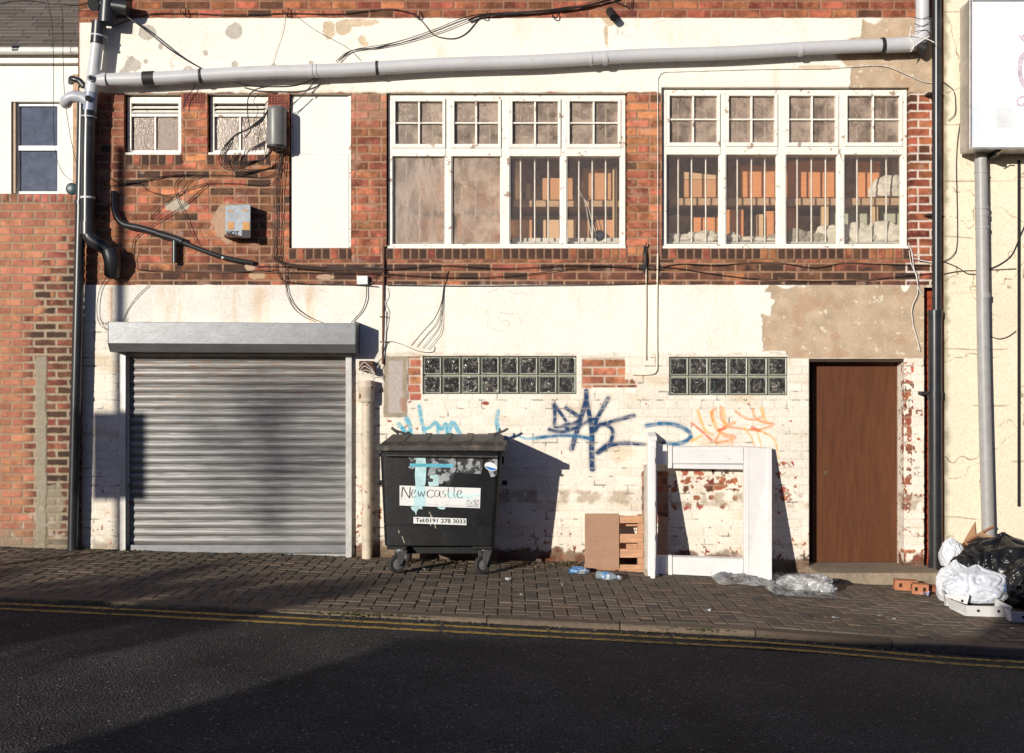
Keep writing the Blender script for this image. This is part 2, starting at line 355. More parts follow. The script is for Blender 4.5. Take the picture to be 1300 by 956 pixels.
    soften(rectm(U,V,1148,460,1160,720,1,6,3),.48)
    soften(rectm(U,V,1158,520,1176,720,1,6,3),.66)
    soften(sst(620,700,V)*(U>160),.69); soften(sst(680,705,V)*(U>450),.62)
    soften(rectm(U,V,450,600,486,710,4,7),.62)
    soften(rectm(U,V,106,600,160,700,4,7),.70)
    thr=thr+.035*(U<1146); fk=sst(thr,thr+.02,fl+.05*(p1-.5))
    # flaking that takes the middle of single bricks, course by course
    row=np.floor((V-454)/10.8); c0=np.floor((U-11)/15.5); cell=h2(row,c0,4.2)
    inside=rectm(U,V,852,597,946,648,1)*(cell>.42)+rectm(U,V,985,585,1008,650,1)*(cell>.4)
    hb=sst(-.25,.05,1-np.hypot(((U-11)-c0*15.5-7.7)/(3.0+4.5*cell),((V-454)-row*10.8-5.4)/4.6)+(fbm(U,V,4,2,2)-.5)*1.4-.35)
    fk=np.maximum(fk,hb*np.clip(inside,0,1))
    fk=np.maximum(fk,blob(U,V,908,617.5,15,4.6,4,.25,5)); fk=np.maximum(fk,blob(U,V,616,512,5,2.5,4,.3,5))
    fk=np.maximum(fk,rectm(U,V,815,598,848,664,2,6,4)*.95)
    # bare dirty base
    basev=712+.0285*(U-650)
    bs=sst(-20,-13,V-basev+(fbm(U,V,12,6,3)-.5)*22)*(U>450); 
    dirty=mix(bare*.55,(.30,.24,.17),.5*np.ones(sh)*sst(.3,.6,fbm(U,V,14,8,3)))
    PBf=mix(PB,0,np.zeros(sh)); PBf=PBf*(1-.12*(1-fp)*sst(.3,.7,vn(U,V,25,6)))[...,None]
    # fine dark crack specks in the joints
    ck=(1-sst(.0,1.1,np.abs(dp)))*sst(.74,.82,vn(U,V,9,9)); PBf=PBf*(1-.7*ck)[...,None]
    LW=PBf*(1-fk[...,None])+bare*fk[...,None]
    band=.8*sst(618,623,V-.0285*(U-650)*.6)*(1-sst(636,641,V-.0285*(U-650)*.6))*(U>560)
    LW=mix(LW,(.36,.27,.18),band*.85*sst(.38,.6,fbm(U,V,13,3,4)))
    LW=LW*(1-bs[...,None])+dirty*bs[...,None]
    grim=sst(-22,0,V-basev); LW=mix(LW,(.10,.075,.05),grim*.55*sst(.3,.6,fbm(U,V,10,4,3)))
    LH=.0035-.0022*(1-fp)-.003*fk-.003*bs-.004*ck+.0025*(p2-.5)+.0015*(fbm(U,V,10,5,3)-.5)
    # cement block strip, brick patch
    m=rectm(U,V,487,452,517,530,1.2,8,5); mc=np.ones(sh+(3,))*np.array((.33,.27,.2))*(.75+.5*fbm(U,V,12,5,4))[...,None]
    inner=rectm(U,V,493,458,511,524,.8,8,6); mc=mix(mc,(.44,.38,.34),inner); mc=mix(mc,(.36,.17,.09),rectm(U,V,508,505,516,522,1.5)*.6)
    LW=LW*(1-m[...,None])+mc*m[...,None]; LH=LH*(1-m)+(.006+.003*(fbm(U,V,12,5,3)-.5))*m
    fo,o1,o2,_=bricks(U,V,31,10.8,1.6,736,455.5,9)
    ob=brick_col(U,V,o1,o2,0,base=np.array((.42,.15,.085)),dark=.02)*fo[...,None]+np.array((.5,.4,.3))*(1-fo[...,None])
    m=np.maximum(rectm(U,V,739,455,794,493,.6,8,5),blob(U,V,800,490,9,8,3,.4,6)); m=np.maximum(m,rectm(U,V,518,452,534.5,508,.8,6,6))
    LW=LW*(1-m[...,None])+ob*m[...,None]; LH=LH*(1-m)+(-.003-.004*(1-fo))*m
    m=rectm(U,V,752,492,808,499,.3); LW=LW*(1-m[...,None])+(CREAM*np.array((1,.98,.93)))*m[...,None]; LH=LH+.004*m
    # graffiti, sprayed on the paint
    gm=(.80+.2*sst(.3,.6,fbm(U,V,7,8,3)))*(1-.75*fk)*(1-.30*(1-fp))
    for p,a,b in BLUE:
        q=stroke_px(p); m=np.maximum(polydist(U,V,q,a+.6,b+.6),.22*polydist(U,V,q,a+5,b+5))
        lc=lin((28,62,102)); 
        if p[0][0]==0 or p[0][0]==555: lc=lin((48,110,150))
        LW=mix(LW,np.array(lc)*.85,m*gm)
    q=smooth2([(637,558),(655,553),(668,557),(680,556)],4); LW=mix(LW,np.array(lin((110,170,195))),polydist(U,V,q,3,3)*.8*gm)
    oc=[np.array((.80,.42,.10)),np.array((.78,.27,.08)),np.array((.62,.13,.05))]
    for p,a,b,k in ORNG: LW=mix(LW,oc[k],polydist(U,V,stroke_px(p),a,b)*gm*.8)
    for p,a,b in CYAN: LW=mix(LW,np.array(lin((70,165,190))),polydist(U,V,stroke_px(p,430,340,4.344),a,b)*gm*.85)
    # --- plaster bands
    pl=np.ones(sh+(3,))*CREAM*(.93+.12*fbm(U,V,60,1,5))[...,None]
    pl=mix(pl,(.66,.50,.33),.35*sst(.6,.85,fbm(U*1.6,V*.5,40,2,4)))
    st=np.zeros(sh)
    for a,w in ((210,9),(225,5),(330,10),(300,4),(142,5),(395,6)): st=np.maximum(st,np.exp(-((U-a+3*(vn(U,V,14,3)-.5))/w)**2)*sst(362,368,V)*(1-.4*sst(380,410,V)))
    pl=mix(pl,(.62,.36,.12),st*.62*(V>360)*(U<470)*sst(.2,.6,fbm(U*2,V*.3,20,5,3)))
    pl=mix(pl,(.45,.18,.07),np.exp(-((U-142)/1.6)**2)*.8*((V>365)&(V<408)))
    pl=mix(pl,(.50,.47,.44),.35*sst(500,460,U)*(V>360)*sst(.35,.7,fbm(U,V,45,11,3)))
    cr=np.abs(fbm(U,V,70,8,4)-.5); crk=(1-sst(.0015,.0045,cr))*sst(.5,.62,vn(U,V,80,6)); 
    pl=mix(pl,(.42,.33,.24),crk*.55)
    PH=.0065+.003*(fbm(U,V,35,2,4)-.5)-.003*crk
    bare2=np.zeros(sh)
    for a,b,c,e,rg in ((188,41,10,9,.35),(298,40,10,10,.3),(168,84,9,9,.8),(160,92,10,4,.7),(240,88,6,4,.6),(186,78,3,4,.6),(298,82,4,4,.6),(418,38,8,11,.4),(436,36,10,9,.3),(455,29,24,5,.4),(460,50,5,6,.6),(463,56,5,3,.6),(775,22,13,11,.5),(770,45,3,14,.6),(205,60,3,4,.5),(395,80,4,3,.6),(262,67,3,3,.6),(348,86,4,4,.6),(1040,86,30,3,.3)):
        bare2=np.maximum(bare2,blob(U,V,a,b,c,e,4,rg,7))
    bare2*=(V<118)
    big=rectm(U,V,1076,22,1215,123,16,30,6)*sst(0,1,(V-23)); big=np.maximum(big,blob(U,V,1085,70,26,16,5,.5,16)*(1-rectm(U,V,1040,58,1110,96,1)*0))
    notch=rectm(U,V,1040,20,1095,50,6,14,8); big=big*(1-notch*.9); keepc=rectm(U,V,1080,94,1102,110,3,8,3)
    big2=rectm(U,V,978,360,1215,462,15,30,9); big2=big2*(1-rectm(U,V,955,372,978,398,4,10,3)); big2=np.maximum(big2,rectm(U,V,968,400,1000,447,5,14,4))
    big2*=(1-rectm(U,V,850,446,998,462,2,9,2))
    big=np.maximum(big,big2*(V>300))
    cc=np.ones(sh+(3,))*CONC*(.72+.55*fbm(U,V,14,3,5))[...,None]
    cc=mix(cc,(.68,.6,.46),.8*sst(.735,.77,fbm(U,V,6.5,6,3))); cc=mix(cc,(.42,.25,.15),.5*sst(.6,.75,fbm(U,V,22,9,3)))
    cc2=np.ones(sh+(3,))*np.array((.46,.42,.36))*(.75+.45*fbm(U,V,7,3,4))[...,None]; cc2=np.where((U>400)[...,None],np.array((.60,.47,.33))*(.8+.4*fbm(U,V,8,4,3))[...,None],cc2)
    pl=pl*(1-bare2[...,None])+cc2*bare2[...,None]; PH=PH-.005*bare2
    pl=pl*(1-big[...,None])+cc*big[...,None]; PH=PH-.0055*big+.0012*(fbm(U,V,5,3,3)-.5)*big
    nz=(fbm(U,V,18,7,3)-.5)
    lb=118+5*nz; z1=sst(-.6,.6,V-(23+2*nz+np.where(U<140,6,0)))*(1-sst(-.6,.6,V-lb)); z1*=(U>101)
    bot=np.where(U<480,np.where(U<165,408+8*nz,470),451+6*nz)
    bot=np.where((U>1000),455+3*nz,bot)
    z2=sst(-.6,.6,V-(362+1.5*nz))*(1-sst(-.8,.8,V-bot))
    sc=sst(-1,5,lb-V)*z1+sst(0,5,bot-V)*z2
    low=sst(-.5,.5,V-(362+1.5*nz))
    C=C*(1-low[...,None])+LW*low[...,None]; H=H*(1-low)+LH*low
    z=np.clip(z1+z2,0,1)
    edge=z*(1-np.clip(sc,0,1))
    pl=mix(pl,(.35,.25,.16),edge*.45*sst(.45,.6,fbm(U,V,9,2,3)))
    C=C*(1-z[...,None])+pl*z[...,None]; H=H*(1-z)+PH*z
    # darker edge where wall meets the downpipe
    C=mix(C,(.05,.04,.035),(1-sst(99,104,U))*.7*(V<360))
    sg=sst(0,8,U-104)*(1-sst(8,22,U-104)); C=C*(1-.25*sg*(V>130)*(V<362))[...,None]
    return np.clip(C,0.01,.85),H
M_WALL=mat_attr('weathered_wall')
# ================================================================== MAIN BUILDING
B=empty('workshop_building',(wx(650),0,0),'two storey orange brick and cream painted workshop with a roller shutter and big paned windows','building')
OP_W1=(490.5,118,796,315); OP_W2=(840,111,1155,315); OP_S1=(157,119,230,196); OP_S2=(263,119,341,196); OP_BD=(367,119,446,315)
OP_G1=(536.5,452,732,500.5); OP_G2=(849.5,453,1000,502); OP_DR=(1027,455.5,1148,722); OP_SH=(163,452,441,730)
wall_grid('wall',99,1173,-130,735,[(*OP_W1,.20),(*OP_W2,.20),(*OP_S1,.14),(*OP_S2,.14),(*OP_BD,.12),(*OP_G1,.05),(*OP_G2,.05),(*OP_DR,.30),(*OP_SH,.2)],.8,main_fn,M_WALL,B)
def strip_fn(U,V):
    C,H=main_fn(U,V); return C,H
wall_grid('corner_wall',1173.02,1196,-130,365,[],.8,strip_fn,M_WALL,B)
def recess_fn(U,V):
    f,r1,r2,d=bricks(U,V,31,10.75,1.3,3,119.3,1)
    C=np.ones(U.shape+(3,))*np.array((.30,.055,.025))*(.8+.5*fbm(U,V,12,3,4))[...,None]; C=C*(.6+.4*f)[...,None]
    return C,-.006*(1-f)
wall_grid('recessed_wall',1171,1197,362,750,[],1.2,recess_fn,M_WALL,B,y=.10)
# inner shell: the room behind the windows, and the hall behind door and shutter
M_DARKWALL=mat('dim_plaster',(.50,.33,.22),.9,var=.3); M_FLOORB=mat('timber_floor',(.12,.07,.04),.8)
mb=MB(); x0,x1=wx(92),wx(1200); z0,z1=wz(318),wz(100)
mb.box(x0,x1,1.9,2.0,z0-.15,z1+.1); mb.box(x0,x1,.21,1.9,z1,z1+.1); mb.box(x0-.08,x0,.21,2.0,z0-.15,z1+.1); mb.box(x1,x1+.08,.21,2.0,z0-.15,z1+.1)
obj('room_shell',mb,M_DARKWALL,B)
mb=MB(); mb.box(x0,x1,.21,1.9,z0-.1,z0); obj('upper_floor',mb,M_FLOORB,B)
mb=MB(); mb.box(x0,x1,2.0,6.0,-.3,5.9); mb.box(x0,x1,.35,2.0,z1+.11,5.9); mb.box(x0,x1,.45,2.0,-.3,z0-.16); obj('building_core',mb,M_DARKWALL,B)
# ---- window joinery
M_WHITE=mat('old_white_paint',(.80,.765,.68),.5,var=.07,scale=14,bump=.0018,bscale=60,col2=(.36,.25,.18),thr=.605,sharp=.03,c2scale=15)
M_CLEAR=mat_glass('dusty_glass',tint=(.98,.97,.95),haze=.025,hazecol=(.6,.5,.4),hscale=5)
M_FROST=mat_glass('rippled_glass',tint=(.88,.80,.72),blur=.22,hr=(.34,.64,.12,.55),haze=.33,hazecol=(.74,.60,.49),rough=.2,bump=.0018,bscale=120,stretch=(1,1,.3),transl=.15,hscale=9)
M_FROST2=mat_glass('stippled_glass',tint=(.88,.78,.70),blur=.2,hr=(.34,.64,.10,.50),haze=.31,hazecol=(.74,.59,.47),rough=.2,bump=.0016,bscale=170,transl=.15,hscale=7)
M_GREYGLASS=mat_glass('blinded_glass',tint=(.3,.2,.15),haze=.5,hazecol=(.22,.13,.085),rough=.15,bump=.002,bscale=120,transl=.2,hscale=20)
M_BAR=mat('painted_steel_bar',(.62,.60,.56),.45,metal=.3)
def big_window(o,mull,trans,bars,panes,label):
    u0,v0,u1,v1=o; y=.045
    mb=MB()
    def bx(a,b,c,e,ya,yb): mb.pbox(a,b,c,e,ya,yb)
    fw=5.5
    bx(u0+1.5,v0+1,u0+1.5+fw,v1-.5,y,y+.10); bx(u1-fw-1.5,v0+1,u1-1.5,v1-.5,y,y+.10)
    bx(u0+1.5+fw,v0+1,u1-fw-1.5,v0+6,y+.002,y+.10); bx(u0+1.5+fw,v1-6,u1-fw-1.5,v1-.5,y+.002,y+.10)
    bx(u0+1.6,v1-3,u1-1.6,v1+.5,-.002,y-.002)                                     # sill board
    ed=[u0+1.5+fw]+[m for m in mull]+[u1-fw-1.5]
    for i,m in enumerate(mull):
        w=3.6 if i!=1 else 5.2
        bx(m-w,v0+6,m+w,v1-6,y+.004,y+.095)
    for a,b in zip([ed[0]]+[m+(3.6 if i!=1 else 5.2) for i,m in enumerate(mull)],[m-(3.6 if i!=1 else 5.2) for i,m in enumerate(mull)]+[ed[-1]]):
        bx(a+.02,trans[0],b-.02,trans[1],y-.004,y+.09)
        # opening casement above, proud of the frame
        ca,cb,cv0,cv1=a+.3,b-.3,v0+6.3,trans[0]-.3
        bx(ca,cv0,ca+3.6,cv1,y-.012,y+.05); bx(cb-3.6,cv0,cb,cv1,y-.012,y+.05); bx(ca+3.6,cv0,cb-3.6,cv0+3.0,y-.011,y+.05); bx(ca+3.6,cv1-5,cb-3.6,cv1,y-.011,y+.05)
        cm=(ca+cb)/2; vm=(cv0+3+cv1-5)/2
        bx(cm-1.1,cv0+3,cm+1.1,cv1-5,y+.0,y+.04); bx(ca+3.6,vm-1.0,cm-1.1,vm+1.0,y+.002,y+.04); bx(cm+1.1,vm-1.0,cb-3.6,vm+1.0,y+.002,y+.04)
        # bead round the fixed light below
        bx(a,trans[1],a+1.3,v1-6,y+.015,y+.05); bx(b-1.3,trans[1],b,v1-6,y+.015,y+.05)
    w=obj('window',mb,M_WHITE,B,bevel=.003,label=label)
    for i,(a,b) in enumerate(zip(ed[:-1],ed[1:])):
        q=MB(); q.pbox(a,v0+4,b,trans[0]-2,y+.030,y+.034); obj('pane',q,M_FROST2,w)
        q=MB(); q.pbox(a,trans[1]-1,b,v1-5,y+.040,y+.044); obj('pane',q,panes[i],w)
    for u in bars:
        q=MB(); p0=P(u,v0+9,-.16); p1=P(u,v1-7,-.16); q.cyl((p0.x,.16,p0.z),(p1.x,.16,p1.z),.0085,10); obj('security_bar',q,M_BAR,w,smooth=40)
    q=MB(); 
    a=P(u0+8,trans[1]+4.5,-.16); b=P(u1-8,v1-7,-.16); q.box(a.x,b.x,.165,.175,a.z,a.z+.02); q.box(a.x,b.x,.165,.175,b.z-.01,b.z+.01); obj('bar_rail',q,M_BAR,w)
    return w
big_window(OP_W1,(569,641.5,716),(187,197),(516,533,549,588,604,622,661,679,696,735,752,769),(M_FROST,M_FROST2,M_CLEAR,M_CLEAR),'left of the two big white paned windows, its left lights of rippled glass')
big_window(OP_W2,(919,994,1070),(185,195),(861,878,896,936,954,971,1012,1030,1048,1088,1106,1125),(M_CLEAR,)*4,'right of the two big white paned windows, clear glass over stored boards and rags')
def small_window(o,label,glass):
    u0,v0,u1,v1=o; y=.06; mb=MB(); bx=mb.pbox
    u0+=2;u1-=1;v0+=2;
    bx(u0,v0,u0+5,v1,y,y+.05); bx(u1-5,v0,u1,v1,y,y+.05); bx(u0+5,v0,u1-5,v0+8,y+.001,y+.05); bx(u0+5,v1-7,u1-5,v1,y+.001,y+.05)
    bx(u0+5,v0+21,u1-5,v0+25,y+.002,y+.05)
    for k in range(2):
        vv=v0+10.5+k*5.2; a=P(u0+5,vv,0); b=P(u1-5,vv+3.6,0); mb.add([(a.x,y+.03,a.z),(b.x,y+.03,a.z),(b.x,y+.0,b.z),(a.x,y+.0,b.z),(a.x,y+.034,a.z-.006),(b.x,y+.034,a.z-.006),(b.x,y+.004,b.z-.006),(a.x,y+.004,b.z-.006)],[(0,1,2,3),(7,6,5,4),(3,2,6,7),(0,4,5,1)])
    cm=(u0+u1)/2; bx(cm-1.1,v0+25,cm+1.1,v1-7,y+.01,y+.045)
    bx(u0-.5,v1-2.5,u1+.3,v1+.4,-.002,y-.002)
    w=obj('window',mb,M_WHITE,B,bevel=.003,label=label)
    q=MB(); q.pbox(u0+4,v0+24,u1-4,v1-6,y+.028,y+.032); obj('pane',q,glass,w)
    q=MB(); q.pbox(u0+4,v0+7,u1-4,v0+22,y+.045,y+.049); obj('louvre_backing',q,mat('dark_gap',(.01,.008,.007),.9),w)
small_window(OP_S1,'small white louvred window beside the black soil pipe',M_GREYGLASS)
small_window(OP_S2,'small white louvred window behind the looped cables',M_FROST)
# boarded opening
M_BOARD=mat('white_board',(.73,.715,.68),.55,var=.05,scale=4,bump=.0015,bscale=9,stretch=(1.6,1,.5),col2=(.62,.56,.47),thr=.66,sharp=.12,c2scale=6)
mb=MB(); bx=mb.pbox; bx(368,121,371,314,.05,.1); bx(442,121,445.3,314,.02,.1); bx(371,121,442,124,.052,.1)
w=obj('window',mb,M_WHITE,B,bevel=.002,label='tall window opening closed with plain white board')
q=MB(); q.pbox(371,124,441.8,194.3,.035,.049); q.pbox(370,195,443,314.5,.02,.049); obj('board',q,M_BOARD,w,bevel=.0015)
# glass blocks
M_GB=bpy.data.materials.new('wavy_block_glass'); M_GB.use_nodes=True
nt=M_GB.node_tree; N=nt.nodes; L=nt.links; b=N['Principled BSDF']; b.inputs['Roughness'].default_value=.10; b.inputs['Specular IOR Level'].default_value=.9
tc=N.new('ShaderNodeTexCoord'); n=N.new('ShaderNodeTexNoise'); n.inputs['Scale'].default_value=22; n.inputs['Detail'].default_value=2.5; n.inputs['Distortion'].default_value=1.6; L.new(tc.outputs['Object'],n.inputs['Vector'])
bp=N.new('ShaderNodeBump'); bp.inputs['Distance'].default_value=.045; L.new(n.outputs['Fac'],bp.inputs['Height']); L.new(bp.outputs['Normal'],b.inputs['Normal'])
n2=N.new('ShaderNodeTexNoise'); n2.inputs['Scale'].default_value=14; n2.inputs['Distortion'].default_value=2; n2.inputs['Detail'].default_value=4; L.new(tc.outputs['Object'],n2.inputs['Vector'])
cr=N.new('ShaderNodeValToRGB'); e=cr.color_ramp.elements; e[0].position=.38; e[0].color=(.012,.014,.013,1); e[1].position=.72; e[1].color=(.30,.27,.23,1)
k=e.new(.55); k.color=(.05,.045,.038,1); n2.inputs['Roughness'].default_value=.7; n2.inputs['Scale'].default_value=7; L.new(n2.outputs['Fac'],cr.inputs['Fac']); L.new(cr.outputs['Color'],b.inputs['Base Color'])
M_GBF=mat('block_rim_glass',(.30,.31,.25),.35,var=.3,scale=30); M_GROUT=mat('block_grout',(.30,.29,.23),.9,var=.2)
def glass_blocks(o,nc,label):
    u0,v0,u1,v1=o; mb=MB(); mb.pbox(u0,v0,u1,v1,.035,.06); w=obj('glass_block_window',mb,M_GROUT,B,label=label)
    cw=(u1-u0)/nc; ch=(v1-v0)/2
    for r in range(2):
        for c in range(nc):
            a=P(u0+c*cw+1.0,v0+(r+1)*ch-1.0,0); bb=P(u0+(c+1)*cw-1.0,v0+r*ch+1.0,0)
            q=MB(); t=.012; ox=[a.x,a.x+t,bb.x-t,bb.x]; oz=[a.z,a.z+t,bb.z-t,bb.z]
            vs=[(ox[0],.035,oz[0]),(ox[3],.035,oz[0]),(ox[3],.035,oz[3]),(ox[0],.035,oz[3]),
                (ox[0]+.003,.008,oz[0]+.003),(ox[3]-.003,.008,oz[0]+.003),(ox[3]-.003,.008,oz[3]-.003),(ox[0]+.003,.008,oz[3]-.003),
                (ox[1],.012,oz[1]),(ox[2],.012,oz[1]),(ox[2],.012,oz[2]),(ox[1],.012,oz[2])]
            q.add(vs,[(0,1,5,4),(1,2,6,5),(2,3,7,6),(3,0,4,7),(4,5,9,8),(5,6,10,9),(6,7,11,10),(7,4,8,11)])
            gb=obj('glass_block',q,M_GBF,w)
            q=MB(); K=8
            vs=[]; fs=[]
            for i in range(K+1):
                for j in range(K+1):
                    x=ox[1]+(ox[2]-ox[1])*i/K; z=oz[1]+(oz[2]-oz[1])*j/K; dm=math.sin(math.pi*i/K)*math.sin(math.pi*j/K)
                    vs.append((x,.012-.006*dm,z))
            fs=[(i*(K+1)+j,(i+1)*(K+1)+j,(i+1)*(K+1)+j+1,i*(K+1)+j+1) for i in range(K) for j in range(K)]
            q.add(vs,fs); f=obj('glass_face',q,M_GB,None,smooth=60); 
            # second-level part only: join into the block as a second material
            me=gb.data; me2=f.data; bpy.data.objects.remove(f)
            import bmesh
            bm=bmesh.new(); bm.from_mesh(me); nf=len(bm.faces); off=Vector((min(v[0] for v in q.v)+max(v[0] for v in q.v),0,0))
            vv=[bm.verts.new(Vector(p)-ORG[w.name]) for p in q.v]
            for f4 in q.f:
                nfce=bm.faces.new([vv[i] for i in f4]); nfce.material_index=1; nfce.smooth=True
            bm.to_mesh(me); bm.free(); me.materials.append(M_GB); bpy.data.meshes.remove(me2)
    return w
glass_blocks(OP_G1,8,'longer strip of glass blocks above the waste bin'); glass_blocks(OP_G2,6,'shorter strip of glass blocks beside the brown door')
# air bricks
M_TERRA=mat('terracotta',(.22,.055,.035),.8,var=.2,scale=30)
for (a,b,c,e) in ((233,119,258,134.5),(341,121,367,135.5)):
    mb=MB(); nx,nz=7,5; cw=(c-a)/nx; ch=(e-b)/nz
    for i in range(nx+1): mb.pbox(a+i*cw-.7,b,a+i*cw+.7,e,-.004,.015)
    for j in range(nz+1): mb.pbox(a-.7,b+j*ch-.7,c+.7,b+j*ch+.7,-.0025,.013)
    o=obj('air_brick',mb,M_TERRA,B); q=MB(); q.pbox(a,b,c,e,-.0005,.0005); obj('air_brick_hollow',q,MATS['dark_gap'],o)
# door
M_DOOR=mat('brown_door_paint',(.105,.038,.0155),.7,var=.22,spec=.25,scale=5,bump=.0006,bscale=30,stretch=(6,6,.7),col2=(.065,.024,.012),thr=.6,sharp=.2,c2scale=4)
M_DARKFR=mat('door_frame_dark',(.05,.025,.015),.6)
yd=.19
mb=MB(); a=P(1041,460.5,-yd); bb=P(1140.5,716.3,-yd); bb.z=-.04
mb.box(P(1027,0,-yd).x+.03,bb.x,yd,yd+.045,bb.z,a.z); dr=obj('door',mb,M_DOOR,B,bevel=.002)
for v in (487,557,688):
    q=MB(); t=P(1140.5,v,-yd); q.cyl((t.x+.004,yd-.006,t.z-.05),(t.x+.004,yd-.006,t.z+.05),.008,10); obj('hinge',q,mat('hinge_steel',(.45,.42,.38),.4,metal=.7),dr,smooth=40)
q=MB(); t=P(1052,600,-yd); q.cyl((t.x-.03,yd-.006,t.z),(t.x-.03,yd,t.z),.02,18); obj('keyhole_plate',q,mat('dull_brass',(.2,.13,.06),.5,metal=.6),dr,smooth=40)
M_FRW=mat('worn_frame_paint',(.55,.45,.35),.7,var=.15,col2=(.24,.11,.06),thr=.55,sharp=.06,c2scale=18)
q=MB(); q.box(bb.x+.003,wx(1148)-.002,yd-.03,yd+.06,bb.z-.01,a.z+.05); q.box(wx(1027),bb.x+.003,yd-.02,yd+.06,a.z+.004,a.z+.05); obj('door_frame',q,M_FRW,B,bevel=.003)
q=MB(); q.box(wx(1027)+.001,wx(1027)+.04,yd-.02,yd+.06,bb.z-.01,a.z); obj('door_frame',q,M_DARKFR,B)
# concrete door step
M_STEP=mat('step_concrete',(.30,.235,.165),.9,var=.3,scale=9,bump=.004,bscale=40,col2=(.16,.12,.08),thr=.55,sharp=.2)
mb=MB(); xa,xb=wx(1023),wx(1180); zt=-.045
mb.box(xa,xb,-.40,.30,-.32,zt); obj('door_step',mb,M_STEP,B,bevel=.012)
# conduit timber in door lintel
mb=MB(); mb.pbox(1027.2,456,1147.8,459,.02,.29); obj('lintel',mb,M_DARKFR,B)
# ---- roller shutter
M_GALV=mat('galvanised_steel',(.21,.215,.225),.42,metal=.55,var=.14,scale=7,bump=.0008,bscale=18,stretch=(1,1,2.2))
M_SLAT=bpy.data.materials.new('shutter_slats'); M_SLAT.use_nodes=True; nt=M_SLAT.node_tree; N=nt.nodes; L=nt.links; b=N['Principled BSDF']; b.inputs['Roughness'].default_value=.46; b.inputs['Metallic'].default_value=.35
tc=N.new('ShaderNodeTexCoord'); mp=N.new('ShaderNodeMapping'); mp.inputs['Scale'].default_value=(.8,1,22); L.new(tc.outputs['Object'],mp.inputs['Vector'])
n=N.new('ShaderNodeTexNoise'); n.inputs['Scale'].default_value=2.6; n.inputs['Detail'].default_value=8; n.inputs['Roughness'].default_value=.7; L.new(mp.outputs['Vector'],n.inputs['Vector'])
r=N.new('ShaderNodeValToRGB'); e=r.color_ramp.elements; e[0].position=.3; e[0].color=(.10,.098,.095,1); e[1].position=.68; e[1].color=(.34,.335,.325,1); k=e.new(.48); k.color=(.205,.20,.192,1)
L.new(n.outputs['Fac'],r.inputs['Fac'])
mp2=N.new('ShaderNodeMapping'); mp2.inputs['Scale'].default_value=(4,1,75); L.new(tc.outputs['Object'],mp2.inputs['Vector'])
n2=N.new('ShaderNodeTexNoise'); n2.inputs['Scale'].default_value=2.; n2.inputs['Detail'].default_value=5; L.new(mp2.outputs['Vector'],n2.inputs['Vector'])
sep=N.new('ShaderNodeSeparateXYZ'); L.new(tc.outputs['Object'],sep.inputs[0])
mr=N.new('ShaderNodeMapRange'); mr.inputs['From Min'].default_value=1.0; mr.inputs['From Max'].default_value=1.8; mr.inputs['To Min'].default_value=-.03; mr.inputs['To Max'].default_value=.08; L.new(sep.outputs['Z'],mr.inputs['Value'])
ad=N.new('ShaderNodeMath'); ad.operation='ADD'; L.new(n2.outputs['Fac'],ad.inputs[0]); L.new(mr.outputs['Result'],ad.inputs[1])
r2=N.new('ShaderNodeMapRange'); r2.inputs['From Min'].default_value=.61; r2.inputs['From Max'].default_value=.74; L.new(ad.outputs[0],r2.inputs['Value'])
mm=N.new('ShaderNodeMix'); mm.data_type='RGBA'; L.new(r2.outputs['Result'],mm.inputs['Factor']); L.new(r.outputs['Color'],mm.inputs['A']); mm.inputs['B'].default_value=(.27,.115,.04,1)
L.new(mm.outputs['Result'],b.inputs['Base Color'])
# curtain profile
pitch=.0735; ztop=wz(449); xl,xr=wx(161),wx(443); prof=[]; z=ztop; 
zbot=.03
while z>zbot:
    for t,y in ((0,0),(.08,-.004),(.22,-.012),(.42,-.0155),(.62,-.013),(.78,-.006),(.86,.002),(.90,.006),(.93,-.002),(.97,-.003)):
        zz=z-t*pitch
        if zz>zbot: prof.append((y,zz))
    z-=pitch
prof.append((0,zbot-.12))
mb=MB(); nx=40; vs=[]; 
for i in range(nx+1):
    x=xl+(xr-xl)*i/nx
    for j,(y,zz) in enumerate(prof):
        sag=.0007*math.sin(i*.37+int(j/10)*1.3)
        vs.append((x,.033+y*.62+sag,zz))
npf=len(prof)
mb.add(vs,[(i*npf+j,(i+1)*npf+j,(i+1)*npf+j+1,i*npf+j+1) for i in range(nx) for j in range(npf-1)])
sh=empty('roller_shutter',(0,0,0)); sh.parent=B; ORG[sh.name]=ORG[B.name]; sh.location=(0,0,0)
obj('curtain',mb,M_SLAT,sh,smooth=50)
mb=MB(); mb.box(xl,xr,-.005,.055,gz(wx(300))-.0,gz(wx(300))+.075); obj('bottom_bar',mb,M_GALV,sh,bevel=.004)
for (a,c) in ((154.5,162),(440,447.5)):
    mb=MB(); zb=gz(wx((a+c)/2))-.03; mb.box(wx(a),wx(c),-.055,-.035,zb,wz(447)); mb.box(wx(a),wx(a)+.012,-.035,-.0,zb,wz(447)); mb.box(wx(c)-.012,wx(c),-.035,.05,zb,wz(447))
    obj('guide_rail',mb,mat('guide_rail_steel',(.50,.49,.46),.4,metal=.45),sh,bevel=.002)
dep=.27
def fp(u,v): p=P(u,v,dep); return p
A=fp(137.5,408.5); A2=fp(451,410); A3=fp(451,438); A4=fp(137.5,435.5)
l0,l1=A.x,A2.x
prof=[(0,A.z+.003),(-dep,A.z),(-dep,A4.z),(-dep+.055,A4.z-.075),(0,A4.z-.075)]
mb=MB(); vs=[]
for x in (l0,l1):
    for y,z in prof: vs.append((x,y-.004,z-.0 if x==l0 else z-.012))
mb.add(vs,[(0,1,6,5),(1,2,7,6),(2,3,8,7),(3,4,9,8),(4,0,5,9),(0,4,3,2,1),(5,6,7,8,9)])
